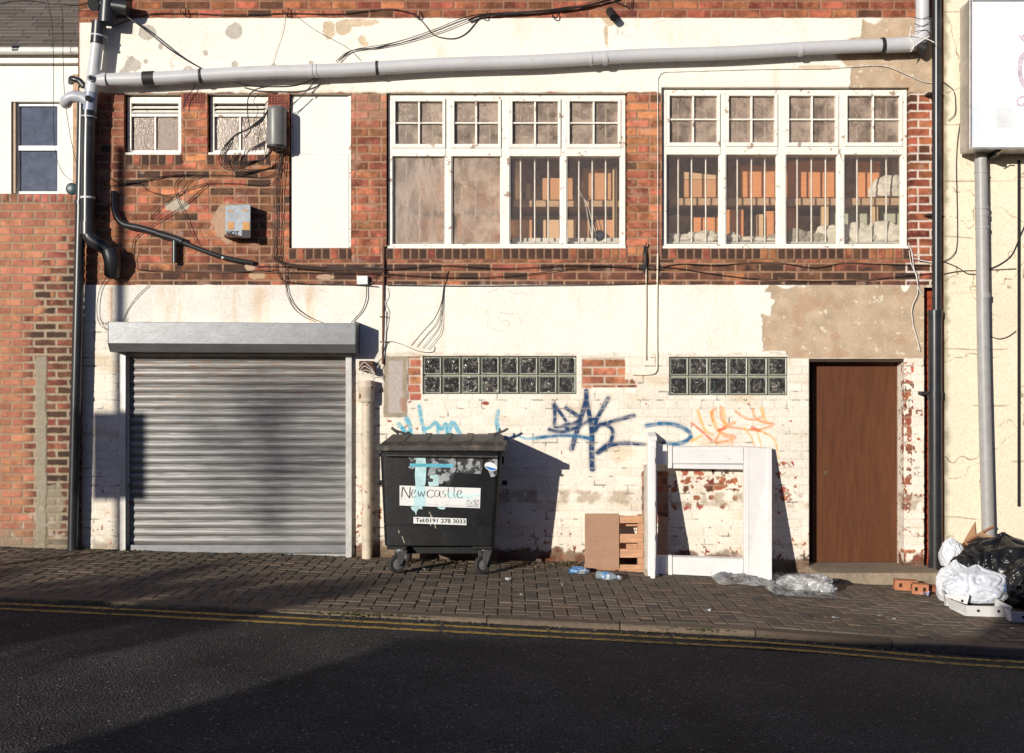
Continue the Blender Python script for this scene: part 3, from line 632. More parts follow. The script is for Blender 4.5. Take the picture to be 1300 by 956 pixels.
obj('housing',mb,M_GALV,sh,bevel=.004)
mb=MB()
for x in (l0-.004,l1-.001): mb.add([(x+dx,y-.004+sy,z+sz) for dx in (0,.005) for (y,z),(sy,sz) in zip(prof,((0,.003),(-.003,.003),(-.003,0),(0,-.003),(0,-.003)))],[(0,1,2,3,4),(9,8,7,6,5)]+[(i,(i+1)%5,5+(i+1)%5,5+i) for i in range(5)])
obj('end_plate',mb,mat('end_plate_steel',(.13,.13,.13),.5,metal=.5),sh)
# ================================================================== things stored behind the windows
M_PLY=mat('orange_plywood',(.72,.30,.12),.7,var=.14,scale=6,stretch=(1,1,4),col2=(.38,.14,.05),thr=.6,sharp=.1)
M_CARD=mat('brown_cardboard',(.62,.32,.16),.8,var=.1,scale=8); M_CARDL=mat('pale_cardboard',(.70,.46,.28),.8,var=.08)
M_SHELF=mat('shelf_timber',(.50,.33,.20),.8,var=.2,stretch=(1,1,6)); M_PINE=mat('pale_pine',(.66,.45,.25),.7,var=.12)
def back_box(name,u0,v0,u1,v1,y0,y1,m,label,cat,group=None,bev=.003,flaps=False):
    y0-=.28 if y0>.5 else .14; y1-=.28 if y1>.5 else .14; a=P(u0,v1,-y0); b=P(u1,v0,-y0); mb=MB(); mb.box(a.x,b.x,y0,y1,a.z,b.z)
    o=obj(name,mb,m,None,bevel=bev,label=label,cat=cat,group=group)
    return o
SB='boxes on the shelves behind the left window'
back_box('shelf',653,254.5,790,262.5,.62,1.2,M_SHELF,'brown timber shelf across the two clear lights of the left big window','shelf')
back_box('shelf',497,262,640,268,.66,1.2,M_SHELF,'brown timber shelf seen dimly through the rippled lights of the left big window','shelf')
back_box('shelf',850,251.5,1148,260.5,.55,1.2,M_SHELF,'long pale timber shelf across the whole right big window','shelf')
back_box('cardboard_box',689,226,727,253.5,.66,1.0,M_CARD,'squarish orange cardboard box on the shelf under the third light of the left big window','box')
back_box('cardboard_box',741,214,776,253.5,.68,1.05,M_CARD,'tall orange cardboard box on the shelf in the last light of the left big window','box')
back_box('cardboard_box',654,205,663,253.5,.70,1.05,M_CARDL,'narrow tan cardboard box on the shelf beside the middle mullion of the left big window','box')
back_box('timber_offcut',668,233,673.5,253.5,.64,.70,M_PINE,'short pale timber offcut upright on the left window shelf','timber')
back_box('timber_batten',778,212,783,306,.60,.64,M_PINE,'tall pale batten standing in the last light of the left big window','timber')
back_box('cardboard_box',646,279,676,303,.62,.95,M_CARD,'tan cardboard box below the shelf right of the middle mullion of the left big window','box')
back_box('cardboard_box',690,279,731,303,.62,.95,M_CARDL,'wide pale cardboard box below the shelf behind the thin mullion of the left big window','box')
back_box('cardboard_box',733,280,748,303,.66,.95,M_CARD,'small brown box below the shelf right of the wide pale one','box')
back_box('cardboard_box',757,279,787,303,.64,.95,M_CARD,'brown cardboard box below the shelf next to the tall batten','box')
back_box('laminate_board',650,302,790,309.5,.40,.44,mat('white_laminate',(.7,.68,.62),.5),'low white panel lying along the sill inside the left big window','panel')
back_box('cardboard_box',524,208,566,262,.70,1.1,M_CARD,'large tan box blurred behind the leftmost rippled light','box')
back_box('cardboard_box',584,212,638,262,.70,1.1,M_CARDL,'large pale box blurred behind the second stippled light','box')
back_box('cardboard_box',520,275,562,306,.66,1.0,M_CARD,'low tan box blurred at the foot of the leftmost rippled light','box')
back_box('cardboard_box',580,275,637,306,.66,1.0,M_CARD,'low tan box blurred at the foot of the second stippled light','box')
mb=MB(); c=P(761,302,-.30); mb.lathe([(.062*math.sin(math.pi*i/14)+.0005,.062*(1-math.cos(math.pi*i/14))) for i in range(15)],Matrix.Translation(c-Vector((0,0,.05))),20)
obj('ball',mb,mat('navy_plastic',(.02,.025,.06),.4),smooth=60,label='dark blue ball on the sill inside the left big window',cat='ball')
for k,(pts) in enumerate(([(733,238),(742,255),(748,285),(752,306)],[(735,246),(745,258),(752,282),(757,300)])):
    mb=MB(); mb.tube(spline([P(a,b,-.22) for a,b in pts]),.004,6); obj('cable',mb,mat('white_cable',(.72,.68,.6),.5),smooth=60,label=['longer loose white cord hanging inside the left big window','shorter loose white cord ending at the blue ball'][k],cat='cord')
back_box('cardboard_box',867,228,912,250.5,.66,1.0,M_CARD,'orange cardboard box on the shelf in the first light of the right big window','box')
a=P(867,228,-.38); b=P(912,218,-.38); mb=MB(); mb.hexa([(a.x,.38,a.z+.003),(b.x,.38,a.z+.003),(b.x,.38,a.z+.04),(a.x,.38,b.z)],[(a.x,.6,a.z+.003),(b.x,.6,a.z+.003),(b.x,.6,a.z+.04),(a.x,.6,b.z)]); obj('folded_paper_stack',mb,M_CARDL,label='pale sloping stack of paper on top of the shelf box in the right big window',cat='paper')
for i,(u0,v0,u1,v1,l) in enumerate(((940,210,989,250.5,'orange plywood board on the shelf in the second light of the right big window'),(998,204,1066,250.5,'widest orange plywood board on the shelf, third light of the right big window'),(1087,205,1118,250.5,'orange plywood board on the shelf in the last light of the right big window'))):
    back_box('plywood_board',u0,v0,u1,v1,.68+.01*i,.72+.01*i,M_PLY,l,'board')
for i,(u0,v0,u1,v1,l) in enumerate(((881,276,914,306,'small orange board below the shelf in the first light of the right big window'),(921,266,944,306,'narrow orange board below the shelf just right of the first mullion'),(973,268,989,306,'narrow orange board right of the pale post in the right big window'),(996,264,1014,304,'orange board below the shelf just right of the middle mullion'))):
    back_box('plywood_board',u0,v0,u1,v1,.64+.01*i,.67+.01*i,M_PLY,l,'board')
for i,(u0,u1,v0,l) in enumerate(((961,969,272,'knotty pale post below the shelf in the second light'),(1043,1052,262,'pale post below the shelf in the third light'),(1106,1115,262,'pale post below the shelf in the last light'))):
    back_box('timber_post',u0,v0,u1,309,.58,.62,M_PINE,l,'post')
back_box('green_board',1054,264,1103,306,.75,.8,mat('pale_green_panel',(.50,.52,.40),.7),'pale green panel behind the rags in the right big window','panel')
back_box('green_board',1117,264,1146,306,.75,.8,MATS['pale_green_panel'],'narrow pale green panel in the right corner of the right big window','panel')
def crumple(name,c,r,m,seed,label,cat,group=None,sub=4,amp=.22,fold=7.,parent=None,flat=None,extra=None,rot=0):
    import bmesh
    bm=bmesh.new(); bmesh.ops.create_icosphere(bm,subdivisions=sub,radius=1)
    R=Matrix.Rotation(rot,3,'Z')
    for v in bm.verts:
        p=v.co.copy(); q=p*1.3+Vector((seed*3.1,seed*1.7,seed))
        n1=mnoise.fractal(q,1,2,3); w=q*fold*.35+Vector((n1,n1*.5,-n1))*1.3
        rid=1-abs(mnoise.noise(w))*2; rid2=1-abs(mnoise.noise(w*2.3+Vector((5,1,2))))*2
        k=1+amp*n1+amp*.10*rid+amp*.10*rid2+(.022*max(0,1-abs(mnoise.noise(w*.9))*5)+.013*max(0,1-abs(mnoise.noise(w*2.1+Vector((2,8,1))))*6) if extra else amp*.25*rid)
        p=p*k
        if extra: p=extra(p,v.co)
        v.co=R@Vector((p.x*r[0],p.y*r[1],p.z*r[2]))
    zmin=-r[2]*.62
    for v in bm.verts:
        if v.co.z<zmin: v.co.z=zmin+(v.co.z-zmin)*.06
    me=bpy.data.meshes.new(name); bm.to_mesh(me); bm.free()
    me.transform(Matrix.Translation((0,0,-zmin))); 
    o=link_mesh(name,me,m,None,Vector(c),89,0); return tag(o,label,cat,group)
M_RAG=mat('white_rag',(.68,.64,.56),.9,var=.15,scale=14,bump=.004,bscale=50)
rg=[(868,306,.13,.045,'small white rag at the left end of the right window sill'),(892,305,.17,.06,'white rag heap in the first light beside the mullion'),(929,306,.07,.05,'little pale rag just right of the first mullion'),(958,307,.18,.03,'flat strip of cloth on the sill in the second light'),(983,307,.07,.04,'little grey cloth against the middle mullion'),(1012,304,.10,.075,'grey brown cloth bundle right of the middle mullion'),(1035,305,.12,.06,'low grey cloth in the third light'),(1056,302,.16,.095,'large white plastic wrapped bundle in the third light'),(1090,302,.16,.10,'large white rag bundle right of the last mullion'),(1122,302,.17,.11,'largest white rag bundle in the right corner of the window')]
for i,(u,v,rx,rz,l) in enumerate(rg):
    c=P(u,308,-.245); crumple('rag_bundle',(c.x,c.y,c.z),(rx,.055,rz),M_RAG if i not in(5,6,4) else mat('grey_rag',(.36,.32,.26),.9,bump=.004,bscale=50),i+3,l,'rag','rags heaped along the sill of the right big window',sub=4,amp=.5)
c=P(1128,251,-.40); crumple('rag_bundle',(c.x,c.y,c.z),(.16,.09,.11),M_RAG,31,'pale crumpled bag on the shelf end in the right big window','rag',sub=4,amp=.4)
# ================================================================== NEIGHBOURS
def yard_fn(U,V):
    f,r1,r2,d=bricks(U,V,28.5,10.1,1.6,2,258.2,3)
    old=sst(-6,6,(U-(92-(V-258)*.32))+ (h2(np.floor((V-258.2)/10.1),np.floor(U/22),2)-.5)*38)*sst(270,290,V); old=np.where(V>420,sst(30,50,U+ (h2(np.floor((V-258.2)/10.1),1,2)-.5)*20),old)
    C=brick_col(U,V,r1,r2,0,base=np.array((.47,.19,.105)),dark=.01)*(.5)+.5*np.array((.40,.165,.095))
    Co=brick_col(U,V,r1,r2,.62*sst(.30,.60,r1),base=np.array((.29,.10,.06)),dark=.2)
    C=C*(1-old[...,None])+Co*old[...,None]
    m=np.ones(U.shape+(3,))*np.array((.31,.21,.14))*(.8+.4*fbm(U,V,9,3,3))[...,None]
    mo=mix(m,(.36,.28,.19),old)
    f=np.where(old>.5,sst(.9,2.2,d+(fbm(U,V,6,3,3)-.5)*1.6),f)
    C=mo*(1-f[...,None])+C*f[...,None]; H=-.006*(1-f)+.002*(r1-.5)
    cap=V<258
    fs,q1,q2,_=bricks(U,V,10.0,12,1.5,4,246,6,soldier=True)
    Cc=brick_col(U,V,q1,q2,0,base=np.array((.40,.15,.095)),dark=.02)*fs[...,None]+np.array((.28,.22,.16))*(1-fs[...,None])
    C=np.where(cap[...,None],Cc,C); H=np.where(cap,.004-.007*(1-fs),H)
    ce=rectm(U,V,47,452,61,700,2,14,5); C=mix(C,(.30,.26,.19),ce*.95); H=H*(1-ce)+.006*ce
    ce=blob(U,V,66,640,16,30,5,.5,12)*.8; C=mix(C,(.29,.25,.18),ce)
    ce=sst(660,690,V+(fbm(U,V,14,3,3)-.5)*40)*.8; C=mix(C,(.24,.20,.14),ce)
    wsh=sst(.6,.7,fbm(U,V,12,8,4))*sst(600,680,V)*.5; C=mix(C,(.5,.43,.35),wsh)
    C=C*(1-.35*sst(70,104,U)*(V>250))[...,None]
    return np.clip(C,.01,.8),H
Y=empty('brick_yard_wall',(wx(40),0,gz(wx(40))),'low orange brick wall with soldier coping left of the black pipes','wall')
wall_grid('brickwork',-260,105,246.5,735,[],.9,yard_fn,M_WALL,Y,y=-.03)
mb=MB(); mb.box(wx(-260),wx(104.8),-.018,.22,-.3,wz(246.8)); obj('wall_core',mb,mat('brick_core',(.25,.13,.08),.9),Y)
H_=empty('white_house',(wx(20),.25,0),'white rendered house with slate roof behind the low brick wall','building')
M_WR=mat('white_render',(.82,.79,.72),.8,var=.05,scale=4,bump=.002,bscale=40)
mb=MB(); k=lambda u,v,y=.25:P(u,v,-y)
a=k(-330,260); b=k(101,64)
w0=k(14,246); w1=k(76,129)
yb=.25
def rw(u0,v0,u1,v1,ya=.25,yb2=.5):
    p=k(u0,v1,ya); q=k(u1,v0,ya); mb.box(p.x,q.x,ya,yb2,p.z,q.z)
rw(-330,76,101,129); rw(-330,129,14,262); rw(76,129,101,262); rw(14,246,76,262)
mb.box(k(-330,0).x,k(101,0).x,.5,.6,0,k(0,80).z-.02)
obj('wall',mb,M_WR,H_)
mb=MB(); p=k(-330,81,.22); q=k(101,66,.22); mb.box(p.x,q.x,.19,.249,p.z,q.z); obj('fascia',mb,mat('fascia_white',(.80,.76,.68),.5,var=.04),H_,bevel=.004)
mb=MB(); p=k(-330,66,.1); q=k(101,66,.1); mb.tube([(p.x,.13,p.z+.02),(q.x,.13,p.z+.02)],.035,14); gt=obj('gutter',mb,mat('white_gutter',(.74,.72,.66),.35),H_,smooth=50)
for u in (21,-90):
    mb=MB(); p=k(u,66,.13); mb.cyl((p.x-.03,.13,p.z+.02),(p.x+.03,.13,p.z+.02),.038,14); obj('gutter_clip',mb,mat('black_plastic',(.018,.018,.02),.3,spec=.6),gt,smooth=50)
# slate roof: overlapping courses
mb=MB(); xs0,xs1=k(-330,0).x,k(101,0).x; zr=k(0,66,.13).z+.03; rnd=random.Random(5)
for i in range(16):
    t0=i*.062; x=xs0-rnd.random()*.2
    while x<xs1:
        wdt=.25; xa=max(x,xs0); xb=min(x+wdt-.006,xs1); x+=wdt
        if xb<=xa: continue
        j=rnd.uniform(-.003,.003); c=rnd.uniform(.8,1.2); col=(.125*c,.105*c,.09*c)
        y0=.14+t0; z0=zr+t0*.85; y1=y0+.09; z1=z0+.0765-.012
        mb.add([(xa,y0,z0+j),(xb,y0,z0+j),(xb,y1,z1),(xa,y1,z1),(xa,y0,z0-.011+j),(xb,y0,z0-.011+j)],[(0,1,2,3),(4,5,1,0),(1,5,2),(0,3,4)],col)
obj('roof',mb,mat_attr('slates',rough=.7,var=.2),H_)
mb=MB(); p=k(14,246,.31); q=k(76,129,.31)
fr=.028
def fbox(x0,x1,z0,z1,ya=.30,yb3=.36): mb.box(x0,x1,ya,yb3,z0,z1)
X0=k(22,0,.31).x; X1=k(76,0,.31).x; Z0=k(0,246,.31).z; Z1=k(0,131,.31).z
fbox(X0,X0+.018,Z0,Z1); fbox(X1-.018,X1,Z0,Z1); fbox(X0+.018,X1-.018,Z1-.03,Z1,.301); fbox(X0+.018,X1-.018,Z0,Z0+.02,.301)
zm=k(0,188,.31).z; fbox(X0+.018,X1-.018,zm-.025,zm+.02,.297)
w=obj('window',mb,mat('upvc_white',(.82,.82,.80),.35,var=.02),H_,bevel=.002)
mb=MB(); mb.box(k(14,0,.25).x+.001,X0,.27,.36,Z0,Z1); obj('window_jamb',mb,mat('tan_render',(.46,.35,.25),.8),H_)
mb=MB(); mb.box(X0+.018,X1-.018,.325,.33,Z0+.02,Z1-.03)
m=mat('sky_reflection_glass',(.05,.06,.085),.04,var=.5,spec=1.0,coat=1); obj('pane',mb,m,w)  # blue sky reflection is put into the base colour
mb=MB(); p=P(92,240,.02); mb.lathe([(.055,0),(.055,.02),(.03,.03)],Matrix.Translation(p)@Matrix.Rotation(math.pi/2,4,'X'),20); obj('alarm_dome',mb,mat('dark_teal',(.012,.05,.05),.4),smooth=40,label='dark green dome on top of the low brick wall beside the black pipe',cat='dome')
# right-hand rendered building
def right_fn(U,V):
    n=fbm(U,V,70,2,5); C=np.ones(U.shape+(3,))*np.array((.78,.68,.52))*(.9+.2*n)[...,None]
    C=mix(C,(.76,.68,.52),.6*sst(420,500,V)); 
    cr=np.abs(fbm(U,V,75,5,4)-.5); crk=(1-sst(.002,.006,cr))*sst(.4,.55,vn(U,V,70,4))
    cr2=np.abs(fbm(U,V,60,9,4)-.5); crk=np.maximum(crk,(1-sst(.0015,.005,cr2))*sst(.5,.6,vn(U,V,90,8)))
    bx=np.minimum(np.abs(np.mod(V+4*vn(U,V,40,3),71)-20),9); crk=np.maximum(crk,(1-sst(.3,1.2,bx))*sst(.5,.65,vn(U,V,45,7))*.8)
    C=mix(C,(.25,.17,.10),np.clip(crk*.9,0,1))
    lich=sst(.70,.74,fbm(U,V,11,6,4))*sst(.5,.6,fbm(U,V,60,3,3))*(V>330)*(V<460); C=mix(C,(.22,.2,.07),lich*.8)
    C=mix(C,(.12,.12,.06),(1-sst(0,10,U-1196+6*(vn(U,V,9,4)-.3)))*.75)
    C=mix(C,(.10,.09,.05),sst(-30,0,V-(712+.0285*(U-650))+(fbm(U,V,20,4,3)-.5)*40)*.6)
    g=np.abs(V-478)<0
    return C,.003*(fbm(U,V,40,3,4)-.5)-.003*crk
R_=empty('rendered_building',(wx(1250),0,gz(wx(1250))),'cream rendered building with hairline cracks on the right','building')
wall_grid('wall',1196,1560,-130,750,[],1.1,right_fn,M_WALL,R_,y=-.05)
mb=MB(); mb.box(wx(1196)+.001,wx(1560),-.044,2,-.3,wz(-130)); obj('wall_core',mb,M_DARKWALL,R_)
mb=MB(); mb.pbox(1288.5,205,1291.3,642,-.068,-.0505); obj('movement_joint',mb,mat('joint_black',(.01,.009,.008),.8),R_)
# ---- sign box
M_SIGN=mat('sign_white_plastic',(.82,.83,.84),.35,var=.05,scale=1.6); M_ALU=mat('sign_frame_aluminium',(.50,.47,.44),.35,metal=.6)
sd=.34; sg=empty('light_box_sign',P(1360,190,.2),'large white projecting box sign with peeling logo fixed on the cream rendered wall','sign')
a=P(1231,189,sd); b=P(1520,0,sd)
mb=MB(); mb.box(a.x,b.x,-sd+.01,-.12,a.z,b.z); obj('sign_box',mb,M_ALU,sg,bevel=.004)
mb=MB(); fr=.03
mb.box(a.x-.004,a.x+.016,-sd-.012,-sd+.04,a.z-.004,b.z+.004); mb.box(b.x-.016,b.x+.004,-sd-.012,-sd+.04,a.z-.004,b.z+.004); mb.box(a.x+.016,b.x-.016,-sd-.011,-sd+.04,a.z-.004,a.z+.014); mb.box(a.x+.016,b.x-.016,-sd-.011,-sd+.04,b.z-.014,b.z+.004)
obj('sign_frame',mb,M_ALU,sg,bevel=.002)
mb=MB(); mb.box(a.x+.016,b.x-.016,-sd-.002,-sd+.009,a.z+.014,b.z-.014); pn=obj('sign_panel',mb,M_SIGN,sg)
def ribbon(mb,pts,w,y,taper=False,w1=None):
    """flat stroke in the x-z plane"""
    pts=[Vector((p[0],y,p[1])) for p in pts]; vs=[]; n=len(pts)
    for i,p in enumerate(pts):
        t=(pts[min(i+1,n-1)]-pts[max(i-1,0)]); t.normalize(); nn=Vector((-t.z,0,t.x)); ww=w+((w1 or w)-w)*i/(n-1)
        vs+= [p+nn*ww/2,p-nn*ww/2]
    mb.add(vs,[(2*i,2*i+1,2*i+3,2*i+2) for i in range(n-1)])
def px_strokes(lst,d,ou=0,ov=0,k=1,y=None):
    mb=MB()
    for j,(pts,w) in enumerate(lst):
        q=smooth2([(ou+a/k,ov+b/k) for a,b in pts],5); w3=w*(D-d)/F
        ribbon(mb,[(P(a,b,d).x,P(a,b,d).z) for a,b in q],w3,-(d)-.0003*(j%5) if y is None else y-.0003*(j%5))
    return mb
M_LOGO=mat('faded_purple_print',(.58,.50,.56),.5,var=.3,scale=30); M_LOGO2=mat('faded_grey_print',(.40,.38,.42),.5,var=.2)
mb=px_strokes([([(605,205),(625,215),(650,190)],3),([(660,300),(625,330),(612,400),(625,470),(660,520)],6),([(640,555),(605,570),(600,600),(625,610),(645,590)],3),([(615,215),(640,240)],2.5)],sd+.003,1160,0,4.55)
obj('logo_print',mb,M_LOGO,pn)
mb=MB(); 
for (u0,v0,u1,v1) in ((1265,137,1285,162),):
    p=P(u0,v1,sd+.0035); q=P(u1,v0,sd+.0035); mb.add([(p.x,p.y,p.z),(q.x,p.y,p.z),(q.x,p.y,q.z),(p.x,p.y,q.z)],[(0,1,2,3)])
obj('faded_patch',mb,mat('grey_smear',(.68,.70,.71),.5,var=.1),pn)
mb=MB(); p=P(1233,160,sd+.0035); q=P(1243,137,sd+.0035); mb.add([(p.x,p.y,p.z-.1),(q.x,p.y,p.z-.1),(q.x,p.y,q.z),(p.x,p.y,q.z)],[(0,1,2,3)]); obj('faded_patch',mb,mat('blue_smear',(.70,.74,.80),.5,var=.1),pn)
for u in (1262,1420):
    mb=MB(); p=P(u,195,.2); mb.box(p.x-.02,p.x+.02,-.30,-.051,p.z-.03,p.z+.01); obj('bracket',mb,mat('bracket_black',(.02,.018,.016),.6),sg)
mb=MB(); p=P(1266,196,sd); mb.tube([p+Vector((0,0,.0)),p+Vector((.05,-.01,.035)),p+Vector((.09,-.01,.03))],.006,8); obj('bracket',mb,mat('brass_clip',(.35,.25,.12),.4,metal=.6),sg,smooth=50)
# ================================================================== PIPES
M_BLK=mat('black_pipe_plastic',(.022,.023,.025),.32,var=.35,scale=7,spec=.55,col2=(.10,.085,.065),thr=.62,sharp=.2,c2scale=6)
M_GREY=mat('grey_pipe_plastic',(.52,.52,.53),.38,var=.07,scale=5,col2=(.36,.33,.29),thr=.6,sharp=.25,c2scale=5)
M_GREYD=mat('grey_junction_plastic',(.40,.42,.46),.38,var=.1,scale=8)
M_RUBBER=mat('black_rubber',(.015,.015,.015),.6)
def tubepx(pts,d,r,m,name,parent=None,k=6,n=18,**kw):
    ds=d if isinstance(d,(list,tuple)) else [d]*len(pts)
    q=spline([P(a,b,dd) for (a,b),dd in zip(pts,ds)],k) if len(pts)>2 else [P(a,b,dd) for (a,b),dd in zip(pts,ds)]
    mb=MB(); mb.tube(q,r,n); return obj(name,mb,m,parent,smooth=50,**kw)
# soil stack (black and grey) at the left corner
so=empty('soil_stack',P(100,290,.11),'fat soil stack at the left corner, grey fittings above and black pipe below','pipe')
tubepx([(141,-120),(138,4)],.14,.062,M_BLK,'pipe',so,n=24)
tubepx([(138,0),(136,30)],.14,.082,M_BLK,'fitting',so,n=24)
tubepx([(127,6),(152,9),(163,11)],.14,.068,M_BLK,'fitting',so,n=24,k=2)
tubepx([(121,5),(118,5.1)],[.17,.20],.060,M_BLK,'access_cap',so,n=24)
tubepx([(126,28),(124,56)],.13,.064,M_BLK,'collar',so,n=24)
for v in (45,54): tubepx([(125.5-(v-45)*.1,v),(125.2-(v-45)*.1,v+2)],.13,.069,M_GREYD if v==45 else M_BLK,'clamp_ring',so,n=24)
tubepx([(124,50),(119,92)],.13,.055,M_GREY,'pipe',so,n=24)
tubepx([(120,88),(116,118)],.13,.062,M_GREY,'fitting',so,n=24)
tubepx([(116,102),(134,102)],.13,.058,M_GREY,'fitting',so,n=24)
tubepx([(130,102),(136,101.8)],.13,.066,M_GREY,'clamp_ring',so,n=24)
tubepx([(115.5,98.5),(115,99)],[.16,.215],.030,M_GREYD,'access_cap',so,n=20); tubepx([(115.3,98.5),(115.2,98.6)],[.21,.222],.018,M_RUBBER,'access_cap',so,n=16)
tubepx([(116,113),(113.5,148)],.13,.060,mat('blue_grey_junction',(.24,.28,.36),.38,var=.1),'fitting',so,n=24)
tubepx([(112,128),(104,124),(92,123),(84,128),(84,131)],[.14,.14,.14,.12,.05],.052,M_GREYD,'branch_pipe',so,n=20)
tubepx([(112,124.5),(111.7,124.8)],[.17,.215],.026,M_RUBBER,'access_cap',so,n=20)
tubepx([(107,110),(101,103),(95,101),(91,100),(90,104)],[.14,.14,.14,.12,.04],.028,M_BLK,'branch_pipe',so,n=16)
tubepx([(113,141),(112.8,151)],.13,.066,M_BLK,'collar',so,n=24); tubepx([(113,148),(112.9,149.5)],.13,.070,M_GREYD,'clamp_ring',so,n=24)
tubepx([(113,146),(112,200),(111.5,285)],.13,.060,M_BLK,'pipe',so,n=28,k=3)
tubepx([(111.5,250),(111.5,252.5)],.13,.066,M_GREY,'clamp_ring',so,n=24)
tubepx([(111.5,282),(111.5,298)],.13,.068,M_BLK,'collar',so,n=24)
tubepx([(112,294),(116,303),(128,311),(138,319),(143,333),(143,350)],[.13,.13,.125,.12,.10,.03],.063,M_BLK,'bend',so,n=24)
tubepx([(139,317),(143,333),(143,348)],[.13,.12,.06],.076,M_BLK,'collar',so,n=24)
# slimmer black downpipe leaning left
dp=empty('black_downpipe',P(92,700,.07),'long thin black downpipe at the left corner running down to the ground','pipe')
tubepx([(105,120),(103,230),(99,400),(96,520),(92,702)],.11,.046,M_BLK,'pipe',dp,n=22,k=4)
for v,u in ((255,102.3),(500,96.6)): tubepx([(u,v),(u-.1,v+5)],.11,.051,M_BLK,'clamp_ring',dp,n=22)
# right black downpipe
dq=empty('black_downpipe',P(1187,735,.05),'tall straight black downpipe between the brick workshop and the cream building','pipe')
tubepx([(1189,-120),(1189,432)],.10,.040,M_BLK,'pipe',dq,n=22)
tubepx([(1187,396),(1187.5,722)],.10,.060,M_BLK,'lower_pipe',dq,n=24)
tubepx([(1187,394),(1187,402)],.10,.066,M_BLK,'collar',dq,n=24)
tubepx([(1187,497),(1187,506)],.10,.066,M_BLK,'collar',dq,n=24)
tubepx([(1187.5,712),(1187.6,742)],.10,.064,M_BLK,'shoe',dq,n=24)
for v in (118,272):
    mb=MB(); p=P(1189,v,.1); mb.box(p.x-.075,p.x+.06,-.1,.0,p.z-.008,p.z+.008); obj('pipe_bracket',mb,M_RUBBER,dq)
mb=MB(); p=P(1187,499,.1); mb.box(p.x-.12,p.x+.08,-.1,-.0,p.z-.015,p.z+.015); obj('pipe_bracket',mb,M_RUBBER,dq)
# long grey waste pipe
wp=empty('grey_waste_pipe',P(640,85,.08),'long pale grey waste pipe running across the top of the workshop wall','pipe')
A=P(133,101.5,.12); Bq=P(1155,56,.12)
def along(t,dz=0): return A.lerp(Bq,t)+Vector((0,0,dz))
mb=MB(); mb.tube([along(i/24,-.006*math.sin(i*1.1)) for i in range(25)],.060,28); obj('pipe',mb,M_GREY,wp,smooth=50)
def ring(t0,t1,r,m,name='collar'):
    mb=MB(); mb.tube([along(t0,-.003),along(t1,-.003)],r,28); return obj(name,mb,m,wp,smooth=50)
ring(.048,.062,.064,M_RUBBER); ring(.118,.121,.066,M_RUBBER,'strap'); ring(.255,.259,.065,M_GREY); ring(.262,.264,.065,M_GREY); ring(.337,.340,.066,M_RUBBER,'strap'); ring(.602,.605,.065,M_GREY); ring(.619,.624,.066,M_GREY)
ring(.862,.866,.065,M_GREY); ring(.964,.968,.072,M_RUBBER,'strap'); ring(.970,1.0,.068,M_GREY)
q=spline([P(1150,56.3,.12),P(1160,55,.12),P(1168,50,.12),P(1171,40,.12),P(1171,28,.12)],6)
mb=MB(); mb.tube(q,.068,26); obj('elbow',mb,M_GREY,wp,smooth=50)
tubepx([(1171,34),(1171,-120)],.12,.060,M_GREY,'riser',wp,n=26)
tubepx([(1163,56),(1174,62)],[.12,.13],.055,M_RUBBER,'access_cap',wp,n=22)
M_STR=mat('white_string',(.72,.70,.66),.8)
for j,pts in enumerate(([(1157,34),(1155,46),(1160,58),(1156,66)],[(1156,44),(1166,47),(1178,50),(1186,54)],[(1160,22),(1170,24),(1181,20)],[(1161,30),(1171,33),(1181,28)],[(1162,40),(1175,38),(1180,42)],[(1156,62),(1170,52),(1180,46)])):
    tubepx(pts,.195,.0045 if j<2 or j==5 else .003,M_STR if j<2 or j==5 else M_RUBBER,'binding_string',wp,n=6)
# grey pipe on the cream building
gp=empty('grey_downpipe',P(1255,690,.1),'grey downpipe below the box sign on the cream building','pipe')
tubepx([(1245,192),(1247,330),(1249,470),(1255,700)],.14,.055,mat('dull_grey_pipe',(.33,.32,.31),.45,var=.12,col2=(.22,.2,.18),thr=.6,sharp=.3),'pipe',gp,n=24,k=3)
for v,h in ((262,4),(269,6),(287,4),(372,7),(218,2)): tubepx([(1245+(v-192)*.018,v),(1245+(v-192)*.018,v+h)],.14,.060,MATS['dull_grey_pipe'],'clamp_ring',gp,n=24)
# black hose with tee on the brick wall
hs=empty('black_overflow_pipe',P(230,300,.03),'bent black overflow pipe with a stub crossing the orange bricks','pipe')
tubepx([(145,243),(145,262),(149,276),(158,285),(180,290),(210,299),(222,303)],.05,.030,M_BLK,'pipe',hs,n=16)
tubepx([(219,302),(250,315),(285,327),(322,334)],[.05,.05,.045,.03],.022,M_BLK,'pipe',hs,n=16)
tubepx([(222,304),(222,318),(222,334)],.05,.027,M_BLK,'stub',hs,n=16)
tubepx([(200,296.5),(222,303),(232,307)],.05,.034,M_BLK,'tee',hs,n=16,k=3)
for u,v in ((145,242),(193,293.5),(283,326)): tubepx([(u,v),(u+.1,v+2.5)],.06,.014,M_GREY,'screw_cap',hs,n=10)
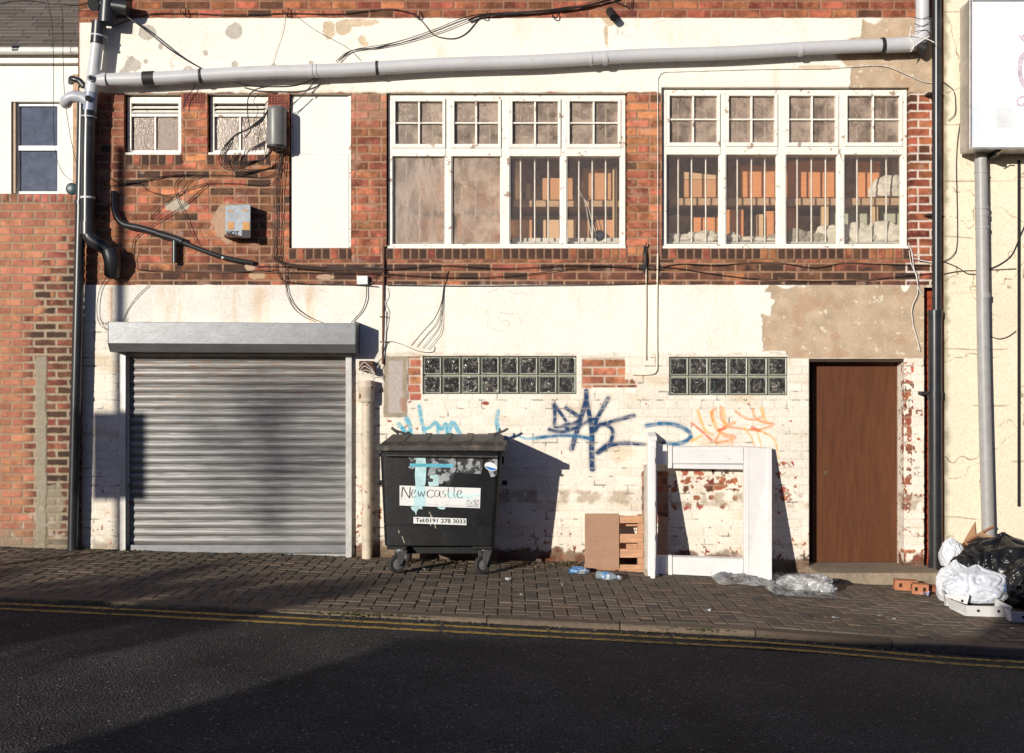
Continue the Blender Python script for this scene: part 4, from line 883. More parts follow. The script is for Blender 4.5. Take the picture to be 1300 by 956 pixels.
# cast iron pipe stub painted cream beside the shutter
ci=empty('cast_iron_pipe',P(466,705,.06),'cream painted cast iron pipe with a broken rusty top beside the shutter','pipe')
M_CI=mat('cream_painted_iron',(.56,.47,.36),.6,var=.25,scale=9,bump=.002,bscale=40,col2=(.16,.06,.03),thr=.60,sharp=.04,c2scale=11)
tubepx([(465.5,505),(466,600),(466,712)],.085,.047,M_CI,'pipe',ci,n=24,k=3)
mb=MB(); p=P(465,497,.085); prof=[(.058,-.10),(.066,-.09),(.070,-.08),(.070,.02),(.078,.03),(.080,.06),(.072,.07),(.072,.10),(.060,.10),(.058,.02),(.01,.01)]
mb.lathe(prof,Matrix.Translation(p),26); obj('socket',mb,M_CI,ci,smooth=50)
mb=MB(); p=P(466,461,.06); mb.box(p.x-.07,p.x+.06,-.10,-.005,p.z-.07,p.z+.02); mb.box(p.x+.03,p.x+.075,-.11,-.005,p.z-.10,p.z-.03); obj('broken_hopper',mb,mat('rusty_iron',(.10,.045,.028),.8,var=.4,bump=.004),ci,bevel=.01)
for j in range(4):
    tubepx([(455+j*2,468+j*3),(462,460+j*5),(470,466+j*3),(476,474+j*2)],.13,.003,MATS['white_cable'],'wire',ci,n=6)
# ================================================================== BOXES ON THE WALL
# vent cowl
vb=empty('vent_cowl',P(305,300,.0),'small grey metal vent box projecting from the orange bricks','vent')
M_COWL=mat('stained_grey_metal',(.20,.215,.24),.45,metal=.3,var=.25,scale=14,col2=(.25,.13,.05),thr=.62,sharp=.08,c2scale=10)
def vbp(u,v,d): return P(u,v,d)
d1=.17; F4=[vbp(286,261,d1),vbp(318,259,d1),vbp(318,302,d1),vbp(286,296,d1)]; B4=[vbp(288,262,0),vbp(319,262,0),vbp(319,300,0),vbp(288,297,0)]
mb=MB(); mb.hexa(F4,B4); obj('hood',mb,M_COWL,vb,bevel=.003)
M_OR=mat('ochre_label',(.50,.24,.06),.6,var=.3,scale=40); M_TXT=mat('black_ink',(.012,.012,.012),.6)
for (u0,v0,u1,v1,m) in ((289,282,297,291,M_OR),(308,282,317,292,M_OR),(307,292,318,302,M_TXT),(308,266,315,268,M_OR),(290,267,296,269,M_OR)):
    p=P(u0,v1,d1+.003); q=P(u1,v0,d1+.003); mb=MB(); mb.box(p.x,q.x,-d1-.0035,-d1-.001,p.z,q.z); obj('label',mb,m,vb)
def text(body,u,v,h,w,d,m,parent,bold=0,align='LEFT',shear=0,name='lettering',rot=None):
    cu=bpy.data.curves.new('txt','FONT'); cu.body=body; cu.size=1; cu.offset=bold; cu.shear=shear
    t=bpy.data.objects.new('txt',cu); COL.objects.link(t); bpy.context.view_layer.update()
    dg=bpy.context.evaluated_depsgraph_get(); me=bpy.data.meshes.new_from_object(t.evaluated_get(dg)); bpy.data.objects.remove(t)
    vs=np.array([v_.co[:] for v_ in me.vertices]); lo=vs.min(0); hi=vs.max(0)
    p=P(u,v,d); k=(D-d)/F; W=w*k; Hh=h*k
    mb=MB(); mb.add([(p.x+(x-lo[0])/(hi[0]-lo[0])*W,p.y,p.z+(y-lo[1])/(hi[1]-lo[1])*Hh) for x,y,z in vs],[tuple(f.vertices) for f in me.polygons])
    bpy.data.meshes.remove(me); return obj(name,mb,m,parent)
text('NOT',288,298,5,15,d1+.005,M_TXT,vb,bold=.02)
mb=MB(); p=P(300,302,.1); mb.box(wx(290),wx(317),-.15,-.01,wz(304),wz(300.5)); obj('drip_flange',mb,mat('rusty_iron',(.1,.045,.028),.8),vb)
# cylindrical cable closure
jb=empty('cable_closure',P(351,187,.1),'grey cylindrical cable closure hanging between the small window and the white board','cable box')
mb=MB(); p=P(351,187,.10); r=.088
mb.lathe([(.06,-.012),(.082,-.005),(.086,.01),(r,.02),(r,.33),(.084,.355),(.06,.37),(.03,.374)],Matrix.Translation(p),28)
obj('canister',mb,mat('closure_grey',(.16,.155,.15),.4,var=.1),jb,smooth=50)
mb=MB(); mb.tube([p+Vector((0,0,-.005)),p+Vector((0,0,.012))],.09,28); obj('base_band',mb,M_RUBBER,jb,smooth=50)
for k_ in range(5):
    mb=MB(); c=p+Vector((-.05+.025*k_,-.0,-.035)); mb.cyl(c,c+Vector((0,0,.03)),.009,10); obj('cable_gland',mb,M_RUBBER,jb,smooth=50)
mb=MB(); mb.box(p.x-.02,p.x+.02,-.02,-.0,p.z+.05,p.z+.36); obj('back_bracket',mb,M_RUBBER,jb)
# small white junction box
mb=MB(); p=P(453,361,.05); q=P(467,350,.05); mb.box(p.x,q.x,-.05,-.008,p.z,q.z); jb2=obj('junction_box',mb,mat('white_plastic',(.72,.72,.72),.4,var=.03),bevel=.006,label='small white junction box on the band of bricks above the shutter',cat='junction box')
# security lamp stub
st=empty('security_lamp',P(778,18,.05),'small black cylindrical lamp cemented into the top brick band','lamp')
mb=MB(); mb.cyl(P(774,14,.0),P(779,22,.12),.036,20); obj('lamp_body',mb,M_RUBBER,st,smooth=50)
mb=MB(); mb.cyl(P(778.7,21.6,.118),P(779.2,22.2,.128),.030,20); obj('lamp_face',mb,mat('dark_glass',(.02,.02,.02),.1),st,smooth=50)
# rusty conduit and copper, latch
mb=MB(); 
cd=empty('rusty_conduit',P(487,455,.02),'thin rusty conduit beside the left edge of the big window','conduit')
tubepx([(487,312),(486.6,400),(486,462)],.022,.011,mat('conduit_rust',(.13,.055,.035),.8,var=.4,scale=30),'pipe',cd,n=10,k=3)
tubepx([(490,395),(489,430),(487,456)],.02,.006,M_STR,'pipe',cd,n=8,k=3)
for v in (350,402,434): tubepx([(482,v),(492,v+.5)],.03,.005,mat('rusty_iron',(.1,.045,.028),.8),'saddle',cd,n=8)
co=empty('white_conduit',P(822,455,.02),'thin cream painted conduit dropping between the big windows and bending at the glass blocks','conduit')
tubepx([(820,312),(820.5,385),(820,457)],.018,.007,mat('cream_conduit',(.60,.50,.36),.7,var=.15),'pipe',co,n=10,k=3)
tubepx([(835,322),(834,400),(834,460),(833,471),(826,475),(803,475.5)],.018,.008,mat('cream_conduit2',(.74,.66,.52),.7),'pipe',co,n=10,k=3)
tubepx([(817,342),(816.5,325),(818,316),(821,308)],.04,.006,M_RUBBER,'hook',co,n=8); tubepx([(818,312),(820,330),(817,346)],.03,.010,M_RUBBER,'hook',co,n=8)
# ================================================================== CABLES
M_CAB=mat('black_cable',(.02,.018,.017),.5,var=.3); M_BRC=mat('brown_cable',(.09,.05,.035),.6,var=.3)
CAB=[
('black cable stapled along the brick course at the top of the wall',[(143,34),(160,27),(190,18),(240,17),(300,19),(363,17),(430,18),(470,13),(500,12),(528,18)],.015,.0065,M_CAB,0),
('black cable sagging below the top bricks left of the bundle',[(528,18),(540,32),(552,45),(575,49),(592,42),(608,24),(616,19)],.02,.006,M_CAB,0),
('thin black cable in the rising bundle, lowest strand',[(430,78),(448,64),(480,60),(520,52),(560,40),(585,30),(612,20),(640,19),(700,15),(760,4),(800,-10)],.03,.005,M_CAB,1),
('thin black cable in the rising bundle, middle strand',[(426,78),(444,65),(478,60),(515,50),(555,36),(585,24),(612,18),(650,17),(705,12),(765,2),(800,-12)],.03,.005,M_CAB,1),
('thick black cable in the rising bundle along the top bricks',[(595,26),(612,20),(660,16),(710,12),(750,6),(785,-4)],.045,.012,M_CAB,1),
('thin black cable in the rising bundle, upper strand',[(430,76),(450,63),(500,54),(550,38),(590,22),(620,17),(690,13),(750,3),(790,-8)],.035,.004,M_CAB,1),
('stray cable end loop at the top right of the bundle',[(780,1),(795,8),(801,10),(803,-6)],.02,.006,M_CAB,0),
('black cable running from the soil stack down to the grey pipe',[(160,20),(185,38),(215,62),(240,78),(262,90)],.12,.008,M_CAB,0),
('thin grey wire slanting from the top bricks to the grey pipe',[(362,18),(358,40),(350,65),(345,84)],.02,.003,MATS['white_cable'],0),
('thin grey wire crossing the grey plaster patch',[(376,20),(400,38),(440,60),(458,77)],.02,.003,MATS['black_cable'],0),
('black cable hung just under the grey pipe',[(300,105),(318,109),(345,110),(372,109),(390,104),(402,98),(408,97)],.10,.008,M_CAB,0),
('brown wire curving from the junction box down to the shutter housing',[(465,362),(465,378),(460,393),(450,405),(446,410)],.03,.006,M_CAB,0),
('brown wire looping from the vertical cables down to the shutter housing',[(362,340),(365,370),(376,390),(392,402),(408,409)],.03,.005,M_BRC,0),
('thinner brown wire beside the loop above the shutter',[(362,350),(364,372),(372,390),(386,402),(400,408)],.02,.004,M_BRC,0),
('thin wire curving over the left end of the shutter housing',[(189,362),(175,375),(163,392),(156,407)],.02,.004,M_CAB,0),
('wire loop hanging from the black bend to the shutter housing',[(136,350),(126,370),(123,395),(127,412),(138,420)],.03,.004,M_CAB,0),
('white flex dropping down the right window corner',[(1153,308),(1158,322),(1160,340),(1164,352),(1165,372),(1158,390),(1159,410),(1164,430),(1168,446)],.03,.006,M_STR,2),
('second white flex twisting beside the right window corner',[(1154,318),(1157,335),(1163,350),(1166,365),(1172,376)],.035,.005,M_STR,2),
('white flex running from the right window corner to the downpipe',[(1160,328),(1172,331),(1184,333)],.03,.006,M_STR,2),
('thin cream cable framed round the right big window',[(835,325),(835,200),(835,110),(836,98),(842,92),(860,91),(960,88),(1040,87),(1090,84),(1110,83),(1128,85),(1150,94),(1170,103),(1188,106)],.018,.005,M_STR,0),
('short black cable hooked on the cream wall beside the downpipe',[(1194,102),(1203,108),(1211,116),(1213,132),(1212,145),(1204,153)],.07,.005,M_CAB,0),
('long dark wire hanging down the cream wall left of the sign',[(1221,145),(1216,175),(1214,210),(1215,260),(1215,310),(1209,325),(1196,333)],.07,.005,M_CAB,0),
('dark wire sagging from the downpipe to the grey downpipe',[(1196,331),(1215,339),(1228,347),(1240,348)],.07,.005,M_CAB,3),
('dark wire rising from the grey downpipe to the right edge',[(1253,343),(1270,335),(1283,325),(1290,312),(1300,288),(1320,250)],.07,.006,M_CAB,3),
('dark wire straight along the crack on the cream wall',[(1196,348),(1220,344),(1250,343),(1290,341)],.065,.005,M_BRC,3),
('dark wire looping low right of the grey downpipe',[(1255,426),(1268,430),(1280,427),(1290,420)],.065,.005,M_BRC,3),
('long thin wire crossing the white house window',[(58,-10),(66,30),(68,90),(68,160),(72,200),(82,222),(100,234)],.06,.004,M_CAB,4),
('long thin wire right of the white house window',[(70,-10),(79,15),(80,70),(82,120),(88,165),(95,200),(99,214)],.06,.004,M_CAB,4),
('black wires crossing in front of the slate roof',[(-5,5),(30,1),(60,4),(95,7),(112,4)],.08,.006,M_CAB,4),
('blue grey cable tie hanging from the grey pipe above the first small window',[(242,88),(248,100),(246,112),(238,122),(232,138)],.05,.005,MATS['navy_plastic'],0),
]
GR={1:'cable strands bundled along the top bricks',2:'white flexes at the right window corner',3:'dark wires on the cream wall',4:'thin wires crossing the white house',5:'cables looping from the grey closure',6:'cables dropping beside the white board',7:'cables strung along the dark brick band',8:'loose cables on the orange bricks',9:'thin cables fanning down over the cream plaster'}
def cable(label,pts,d,r,m,g,cat='cable'):
    r=r*.72 if r<.0075 else r*.9
    q=spline([P(a,b,d+.004*math.sin(i*2.3+a)) for i,(a,b) in enumerate(pts)],6); mb=MB(); mb.tube(q,r,6)
    return obj('cable',mb,m,None,smooth=60,label=label,cat=cat,group=GR.get(g))
for c in CAB: cable(*c)
rnd=random.Random(11)
for i,l in enumerate(('outermost of the cable loops below the small louvred window','second cable loop below the small louvred window','third cable loop below the small louvred window','fourth cable loop below the small louvred window','innermost cable loop below the small louvred window')):
    o=i*3; cable(l,[(348-i*3,188),(340-i,198+i),(322,208-i),(300,215-o*.8),(288,215-o),(279+o*.7,206-o),(280+o,195-o*.6),(292+o*.6,177-o*.5),(312+o*.2,165),(332,150+o*.4),(340,140)],.12+.012*i,.0062,M_CAB,5)
cable('cable hanging from the grey pipe down behind the small window bars',[(340,110),(324,114),(315,125),(315,150),(318,165),(310,176)],.11,.007,M_CAB,5)
cable('cable strand slanting from under the grey pipe past the white board',[(405,99),(390,115),(372,133),(358,146)],.06,.005,M_CAB,5)
cable('second strand slanting from under the grey pipe past the white board',[(402,99),(385,120),(368,134),(352,140)],.06,.004,M_CAB,5)
cable('thin cable wandering over the small louvred window frame',[(330,118),(322,128),(328,140),(322,156),(330,160),(328,178)],.07,.004,M_CAB,5)
for i,l in enumerate(('leftmost cable dropping beside the white board','second cable dropping beside the white board','third cable dropping beside the white board','fourth cable dropping beside the white board','rightmost cable dropping beside the white board')):
    j=i-2; cable(l,[(356+j*1.5,186),(354+j*2,205),(351+j*1.7,240),(350+j*1.9,280),(350+j*1.6,318),(352+j*2.4,331+j*2),(366,336+j),(400,340+j*.8),(440,341+j),(488,342+j)],.03+.006*i,.0048,M_CAB if i%2 else M_BRC,6)
for i,(l,p) in enumerate((('lower cable looping under the white board to the junction box',[(350,325),(352,345),(362,357),(400,361),(450,362),(480,364)]),
 ('straight cable along the dark bricks under the left big window',[(325,338),(400,339),(487,342),(560,337),(640,341),(730,337),(800,340),(840,342)]),
 ('sagging cable along the dark bricks under the left big window',[(232,345),(300,345),(400,346),(487,348),(560,352),(620,352),(680,347),(740,339),(800,337)]),
 ('wavy cable along the dark bricks under the right big window',[(835,343),(850,337),(872,335),(910,337),(945,334),(990,334),(1035,340),(1070,334),(1110,335),(1182,337)]),
 ('sagging cable along the dark bricks under the right big window',[(835,338),(870,342),(900,347),(950,353),(1030,357),(1100,355),(1150,350),(1184,347)]),
 ('cable along the lower edge of the dark bricks over the plaster',[(490,362),(600,363),(700,362),(790,361),(834,359)]),
 ('cable running into the left side of the junction box',[(490,345),(480,348),(474,356),(468,363)]),
 ('thin cable along the bricks over the shutter housing',[(171,318),(172,335),(183,343),(260,345),(320,344),(350,342)]))):
    cable(l,p,.02+.004*(i%3),.0052,M_CAB,7)
for i,(l,p) in enumerate((('upper loose cable across the orange bricks',[(140,238),(165,233),(190,228),(225,222),(262,222),(300,223),(335,225),(352,218),(358,205)]),
 ('second loose cable sagging across the orange bricks',[(140,236),(175,232),(188,242),(215,248),(240,240),(262,233),(300,233),(335,235),(350,228),(357,212)]),
 ('loose cable curving down towards the vent box',[(232,222),(222,235),(226,255),(234,272),(243,295),(252,312)]),
 ('loose cable crossing down to the black pipe',[(264,233),(245,250),(222,268),(195,285),(172,302),(168,315)]),
 ('short loose cable beside the small louvred window sill',[(262,220),(240,230),(228,245),(205,262),(190,278)]),
 ('loose cable stub above the bent black pipe',[(138,224),(150,232),(172,230),(205,224),(240,222)]))):
    cable(l,p,.02+.004*(i%3),.0045,M_CAB,8)
for i,l in enumerate(('leftmost thin cable fanning down over the cream plaster','second thin cable fanning down over the cream plaster','third thin cable fanning down over the cream plaster','rightmost thin cable fanning down over the cream plaster')):
    cable(l,[(567,343),(563,365),(560-i*.5+i,385+i*4),(551+i*3,405+i*5),(536+i*5,422+i*4),(522+i*7,439+i*1.5)],.015+.004*i,.0032,M_CAB,9)
cable('thin black cable crossing level above the glass blocks',[(487,434),(500,434),(515,439),(532,446),(549,447),(552,440)],.02,.0035,M_CAB,9)
cable('thin grey flex looped beside the rusty conduit',[(491,365),(493,375),(489,385),(493,395),(492,410),(489,425)],.025,.004,M_STR,0)
cable('loose cable dangling beside the broken cast iron pipe',[(486,434),(482,448),(474,458),(470,468),(476,470),(484,460)],.06,.005,MATS['white_cable'],0)
# staples/hooks on the top bricks
for u,v in ((233,12),(363,12),(530,16),(615,17),(705,17)):
    mb=MB(); mb.tube(spline([P(u-4,v+1,.02),P(u-3,v+5,.05),P(u+2,v+5,.05),P(u+3,v-2,.02)],4),.0055,6)
    obj('cable_hook',mb,M_RUBBER,None,smooth=60,label={233:'leftmost iron cable hook in the top bricks',363:'iron cable hook in the top bricks above the small louvred windows',530:'iron cable hook where the top cable starts to sag',615:'iron cable hook holding the left end of the cable bundle',705:'rightmost iron cable hook under the thick bundle'}[u],cat='hook',group='iron cable hooks in the top bricks')
# ================================================================== WASTE BIN
M_BIN=mat('black_bin_plastic',(.0075,.008,.009),.5,var=.4,scale=8,bump=.0015,bscale=30,col2=(.030,.028,.027),thr=.58,sharp=.22,c2scale=5,spec=.3)
M_BINL=mat('scuffed_lid_plastic',(.035,.030,.026),.6,var=.5,scale=12,bump=.003,bscale=25,col2=(.12,.09,.065),thr=.56,sharp=.15,c2scale=9)
gb_=ground_at(556,722); zg=gz(-.6)
bn=empty('waste_bin',(-.62,-.5,zg),'large black four wheeled waste bin with torn stickers against the cream wall','bin')
df=.86
def bp_(u,v,d=df): return P(u,v,d)
TF=[bp_(482,572),bp_(637,575)]; BF=[bp_(487,695),bp_(628,697)]
tx0,tx1=TF[0].x,TF[1].x; bx0,bx1=BF[0].x,BF[1].x; zt=TF[0].z; zb=BF[0].z
yf,ybk=-df,-.16
def section(t,inset=0):   # t 0 bottom ..1 top
    x0=bx0+(tx0-bx0)*t; x1=bx1+(tx1-bx1)*t; y0=(yf+.05)+( -.05)*t; y1=ybk+(-.05)*(1-t)
    z=zb+(zt-zb)*t; r=.045; pts=[]
    for cx,cy,a0 in ((x1-r,y1-r,0),(x0+r,y1-r,90),(x0+r,y0+r,180),(x1-r,y0+r,270)):
        for k in range(5):
            a=math.radians(a0+22.5*k); pts.append((cx+(r+inset)*math.cos(a),cy+(r+inset)*math.sin(a),z))
    return pts
mb=MB(); secs=[]
for t,ins in ((0,-.012),(.012,0),(.22,0),(.224,-.004),(.232,-.004),(.236,0),(.93,0),(.935,.012),(.97,.012),(.975,0),(1,0)): secs.append(section(t,ins))
vs=[p for s in secs for p in s]; n=20
fs=[(i*n+k,i*n+(k+1)%n,(i+1)*n+(k+1)%n,(i+1)*n+k) for i in range(len(secs)-1) for k in range(n)]+[tuple(range(n-1,-1,-1))]
mb.add(vs,fs); body=obj('body',mb,M_BIN,bn,smooth=35)
# chassis
mb=MB(); mb.box(bx0+.10,bx1-.10,yf+.14,ybk-.10,zb-.075,zb+.002); mb.box(bx0+.02,bx0+.19,yf+.06,ybk-.06,zb-.028,zb+.001); mb.box(bx1-.19,bx1-.02,yf+.06,ybk-.06,zb-.028,zb+.001); obj('chassis',mb,M_BIN,bn,bevel=.006)
# lid with rim
lz0=zt-.005; lf=P(478,574,df+.04); lr=P(643,577,df+.04); lx0,lx1=lf.x,lr.x; yl=-(df+.04); ybk2=-.05
ztf=P(560,561,df+.02).z; ztb=P(560,551,.06).z
mb=MB(); mb.box(lx0,lx1,yl,ybk2,lz0,lz0+.055); rim=obj('lid_rim',mb,M_BINL,bn,bevel=.012)
mb=MB(); a_=[(lx0+.02,yl+.02,lz0+.054),(lx1-.02,yl+.02,lz0+.054),(lx1-.02,ybk2,lz0+.054),(lx0+.02,ybk2,lz0+.054)]
b_=[(lx0+.05,yl+.07,ztf),(lx1-.05,yl+.07,ztf),(lx1-.04,ybk2+.0,ztb),(lx0+.04,ybk2+.0,ztb)]
mb.add(a_+b_,[(0,1,5,4),(1,2,6,5),(2,3,7,6),(3,0,4,7),(4,5,6,7),(3,2,1,0)]); lid=obj('lid',mb,M_BINL,bn,bevel=.014)
for i in range(5):
    x=lx0+.16+i*.19; mb=MB(); zc=(ztf+ztb)/2; mb.hexa([(x,yl+.1,ztf-.004),(x+.06,yl+.1,ztf-.004),(x+.06,yl+.1,ztf+.010),(x,yl+.1,ztf+.010)],[(x,ybk2-.03,ztb-.004),(x+.06,ybk2-.03,ztb-.004),(x+.06,ybk2-.03,ztb+.010),(x,ybk2-.03,ztb+.010)]); obj('lid_rib',mb,M_BINL,bn,bevel=.003)
mb=MB(); mb.tube([P(490,578,df+.05),P(632,580,df+.05)],.010,8); obj('lid_handle',mb,M_BINL,bn,smooth=50)
# trunnions and side handles
for sx,x in ((-1,tx0),(1,tx1)):
    mb=MB(); z_=zt-.30; mb.cyl((x-.0*sx,-.52,z_),(x+sx*.045,-.52,z_),.022,14); obj('trunnion',mb,M_BIN,bn,smooth=50)
    mb=MB(); mb.box(min(x,x+sx*.018),max(x,x+sx*.018),-.62,-.42,zt-.13,zt-.06); obj('side_pocket',mb,M_BIN,bn,bevel=.006)
# litter arms on the lid (folded grips)
for k_,(p0,p1,p2,p3) in enumerate((((497,543),(503,547),(520,552),(506,551)),((645,544),(640,547),(622,553),(634,551)))):
    mb=MB(); mb.tube([P(*p0,.20),P(*p1,.20),P(*p2,.20)],.011,8); mb.tube([P(*p1,.20)+Vector((-.04,0,.02)),P(*p3,.21)],.009,8); obj('lid_grip',mb,M_BINL,bn,smooth=50)
# wheels
M_TYRE=mat('dirty_tyre',(.03,.027,.024),.8,var=.3); M_HUB=mat('grey_hub',(.20,.19,.18),.5,metal=.3,var=.2); M_FORK=mat('zinc_fork',(.20,.195,.185),.45,metal=.5,var=.25,scale=14)
def caster(x,y,rot):
    zg_=gz(x); r=.078; M=Matrix.Translation((x,y,zg_+r))@Matrix.Rotation(rot,4,'Z')
    w=MB(); w.lathe([(.053,-.022),(.072,-.024),(r,-.014),(r,.014),(.072,.024),(.053,.022)],M@Matrix.Rotation(math.pi/2,4,'Y'),24); wh=obj('wheel',w,M_TYRE,bn,smooth=50)
    w=MB(); w.lathe([(.012,-.028),(.03,-.027),(.058,-.018),(.058,.018),(.03,.027),(.012,.028)],M@Matrix.Rotation(math.pi/2,4,'Y'),20); obj('rim',w,M_HUB,wh,smooth=40)
    ft=zb-.028-(zg_+r)+.0; sw=Vector((0,.035,0))
    w=MB()
    for s in (-1,1):
        pts=[(s*.034,-.02,-.012),(s*.034,.02,-.012),(s*.034,.07,ft*.8),(s*.034,.075,ft),(s*.034,-.005,ft)]
        pts2=[(s*.040,b,c) for a,b,c in pts]; o=[M@Vector(p) for p in pts]; q=[M@Vector(p) for p in pts2]
        w.add(o+q,[(0,1,2,3,4),(9,8,7,6,5)]+[(i,(i+1)%5,5+(i+1)%5,5+i) for i in range(5)])
    w.cyl(M@Vector((0,.035,ft-.012)),M@Vector((0,.035,ft+.012)),.045,18); w.cyl(M@Vector((-.046,0,0)),M@Vector((.046,0,0)),.012,10)
    obj('fork',w,M_FORK,bn,smooth=30)
def bottomx(u,v): g=ground_at(u,v); return g.x,g.y
x,y=bottomx(504,727.5); caster(x+.0,y,math.radians(-58)); x2,y2=bottomx(612,728.5); caster(x2,y2,math.radians(-54))
caster(x+.02,-.30,math.radians(40)); caster(x2-.0,-.28,math.radians(35))
# paint smears, posters and stickers on the front
def front_pt(u,v,off=.0):   # a point of the sloping front panel seen at (u,v)
    d=df
    for _ in range(5):
        z=P(u,v,d).z; t=(z-zb)/(zt-zb); d=-((yf+.05)-.05*t)
    p=P(u,v,d); p.y-=off; return p
def decal(poly,off,m,name='sticker',ou=470,ov=530,k=4.552,parent=None):
    mb=MB(); pts=[front_pt(ou+a/k,ov+b/k,off) for a,b in poly]; mb.add(pts,[tuple(range(len(pts)-1,-1,-1))]); return obj(name,mb,m,parent or body)
M_POST=mat('torn_poster_paper',(.30,.32,.33),.8,var=.35,scale=14,col2=(.03,.03,.032),thr=.47,sharp=.06,c2scale=16)
M_CYP=mat('pale_cyan_paint',(.42,.62,.63),.6,var=.2,scale=12,col2=(.62,.70,.68),thr=.55,sharp=.1)
M_CYB=mat('blue_spray_streak',(.10,.40,.52),.6,var=.3,scale=20,col2=(.02,.03,.035),thr=.6,sharp=.1,c2scale=30)
M_STK=mat('white_vinyl_label',(.72,.72,.70),.45,var=.06,scale=10,col2=(.50,.52,.50),thr=.6,sharp=.1)
decal([(205,210),(280,205),(300,225),(290,260),(250,300),(220,290),(235,250)],.0025,M_POST,'torn_poster')
decal([(320,212),(410,208),(500,212),(495,300),(480,350),(455,395),(430,370),(410,385),(330,370),(335,300),(315,260)],.0025,M_POST,'torn_poster')
decal([(505,225),(560,210),(640,215),(655,250),(640,325),(560,325),(500,318)],.0025,M_POST,'torn_poster')
decal([(680,215),(735,220),(735,330),(700,350),(680,300)],.0025,M_POST,'torn_poster')
decal([(268,225),(318,222),(325,290),(320,380),(315,395),(262,395),(258,330),(262,270)],.0035,M_CYP,'paint_smear')
decal([(345,335),(385,328),(398,350),(395,395),(340,398),(335,372),(362,372),(365,355),(345,350)],.0035,M_CYP,'paint_smear')
decal([(230,266),(480,268),(478,290),(230,284)],.0045,M_CYB,'paint_smear')
decal([(235,515),(258,512),(300,512),(302,530),(280,528),(268,545),(266,566),(258,545),(238,530)],.0035,M_CYP,'paint_smear')
decal([(385,518),(438,520),(425,532),(400,528)],.0035,M_CYP,'paint_smear')
lab=decal([(170,393),(638,408),(634,524),(170,508)],.004,M_STK,'sticker')
decal([(258,395),(316,397),(322,512),(250,510),(256,450)],.0048,mat('thin_cyan_paint',(.45,.66,.68),.6,var=.1),'paint_smear')
decal([(430,440),(470,430),(548,440),(560,450),(625,438),(632,455),(560,462),(625,470),(560,474),(555,462),(520,470),(460,470)],.0048,mat('ghost_cyan_paint',(.55,.72,.72),.6,var=.15),'paint_smear')
def front_text(body_,u,v,w,h,slope,m,bold=0,shear=0,off=.0055):
    cu=bpy.data.curves.new('txt','FONT'); cu.body=body_; cu.size=1; cu.offset=bold; cu.shear=shear
    t=bpy.data.objects.new('txt',cu); COL.objects.link(t); bpy.context.view_layer.update()
    me=bpy.data.meshes.new_from_object(t.evaluated_get(bpy.context.evaluated_depsgraph_get())); bpy.data.objects.remove(t)
    vs=np.array([q.co[:] for q in me.vertices]); lo=vs.min(0); hi=vs.max(0); mb=MB()
    pts=[]
    for x,y,z in vs:
        fx=(x-lo[0])/(hi[0]-lo[0]); fy=(y-lo[1])/(hi[1]-lo[1]); pts.append(front_pt(u+fx*w,v-fy*h+slope*fx,off))
    mb.add(pts,[tuple(f.vertices) for f in me.polygons]); bpy.data.meshes.remove(me); return obj('lettering',mb,m,body)
NC=[([(182,460),(186,415),(190,403),(205,430),(222,458),(228,462),(230,420),(233,402)],1.0),([(240,440),(255,434),(262,422),(250,418),(240,432),(240,452),(252,462),(268,455)],.7),([(276,425),(284,456),(296,432),(306,457),(316,425)],.7),([(366,425),(350,418),(332,430),(330,450),(345,462),(368,452)],.9),
 ([(398,425),(382,420),(372,438),(378,458),(394,455),(402,425),(402,450),(410,462)],.6),([(436,422),(422,424),(420,436),(434,446),(430,460),(414,462)],.5),([(452,405),(450,450),(458,464),(468,458)],.5),([(442,424),(468,424)],.5),([(486,402),(484,450),(492,464)],.5),([(502,445),(520,440),(526,426),(514,422),(502,436),(504,455),(518,465),(535,458)],.7)]
mb=MB()
for i,(pts,w) in enumerate(NC):
    q=smooth2([(470+a/4.552,530+b/4.552) for a,b in pts],6)
    P3=[front_pt(a,b,.0055+.0002*i) for a,b in q]; ww=w*.0098; vs=[]; nn_=len(P3)
    for j,p in enumerate(P3):
        t=P3[min(j+1,nn_-1)]-P3[max(j-1,0)]; t.normalize(); nv=Vector((-t.z,0,t.x)); hw=ww*(.35+.55*abs(t.z)); vs+=[p+nv*hw*.5,p-nv*hw*.5]
    mb.add(vs,[(2*j,2*j+1,2*j+3,2*j+2) for j in range(nn_-1)])
obj('lettering',mb,M_TXT,body)
M_GTX=mat('grey_ink',(.30,.31,.32),.6)
front_text('C i t y',470+330/4.552,530+508/4.552,13,2.6,.3,M_GTX); front_text('C o u n c i l',470+436/4.552,530+512/4.552,26,2.6,.5,M_GTX)
decal([(556,478),(628,474),(630,520),(556,516)],.005,mat('grey_scribble_print',(.35,.36,.37),.6,var=.3,scale=60,col2=(.66,.67,.66),thr=.5,sharp=.03,c2scale=60),'sticker')
decal([(250,574),(556,584),(556,622),(250,612)],.004,M_STK,'sticker')
front_text('Tel:0191 278 3033',470+262/4.552,530+604/4.552,63.5,5.3,2,M_TXT,bold=.018)
ov=[(697+36*math.cos(t*math.pi/12),284+25*math.sin(t*math.pi/12)+8*math.cos(t*math.pi/12)) for t in range(24)]
decal(ov,.004,M_STK,'sticker')
ov=[(697+31*math.cos(t*math.pi/12),288+17*math.sin(t*math.pi/12)+8*math.cos(t*math.pi/12)) for t in range(13)]
decal(ov,.0048,mat('blue_sticker_ink',(.03,.20,.52),.5,var=.1),'sticker')
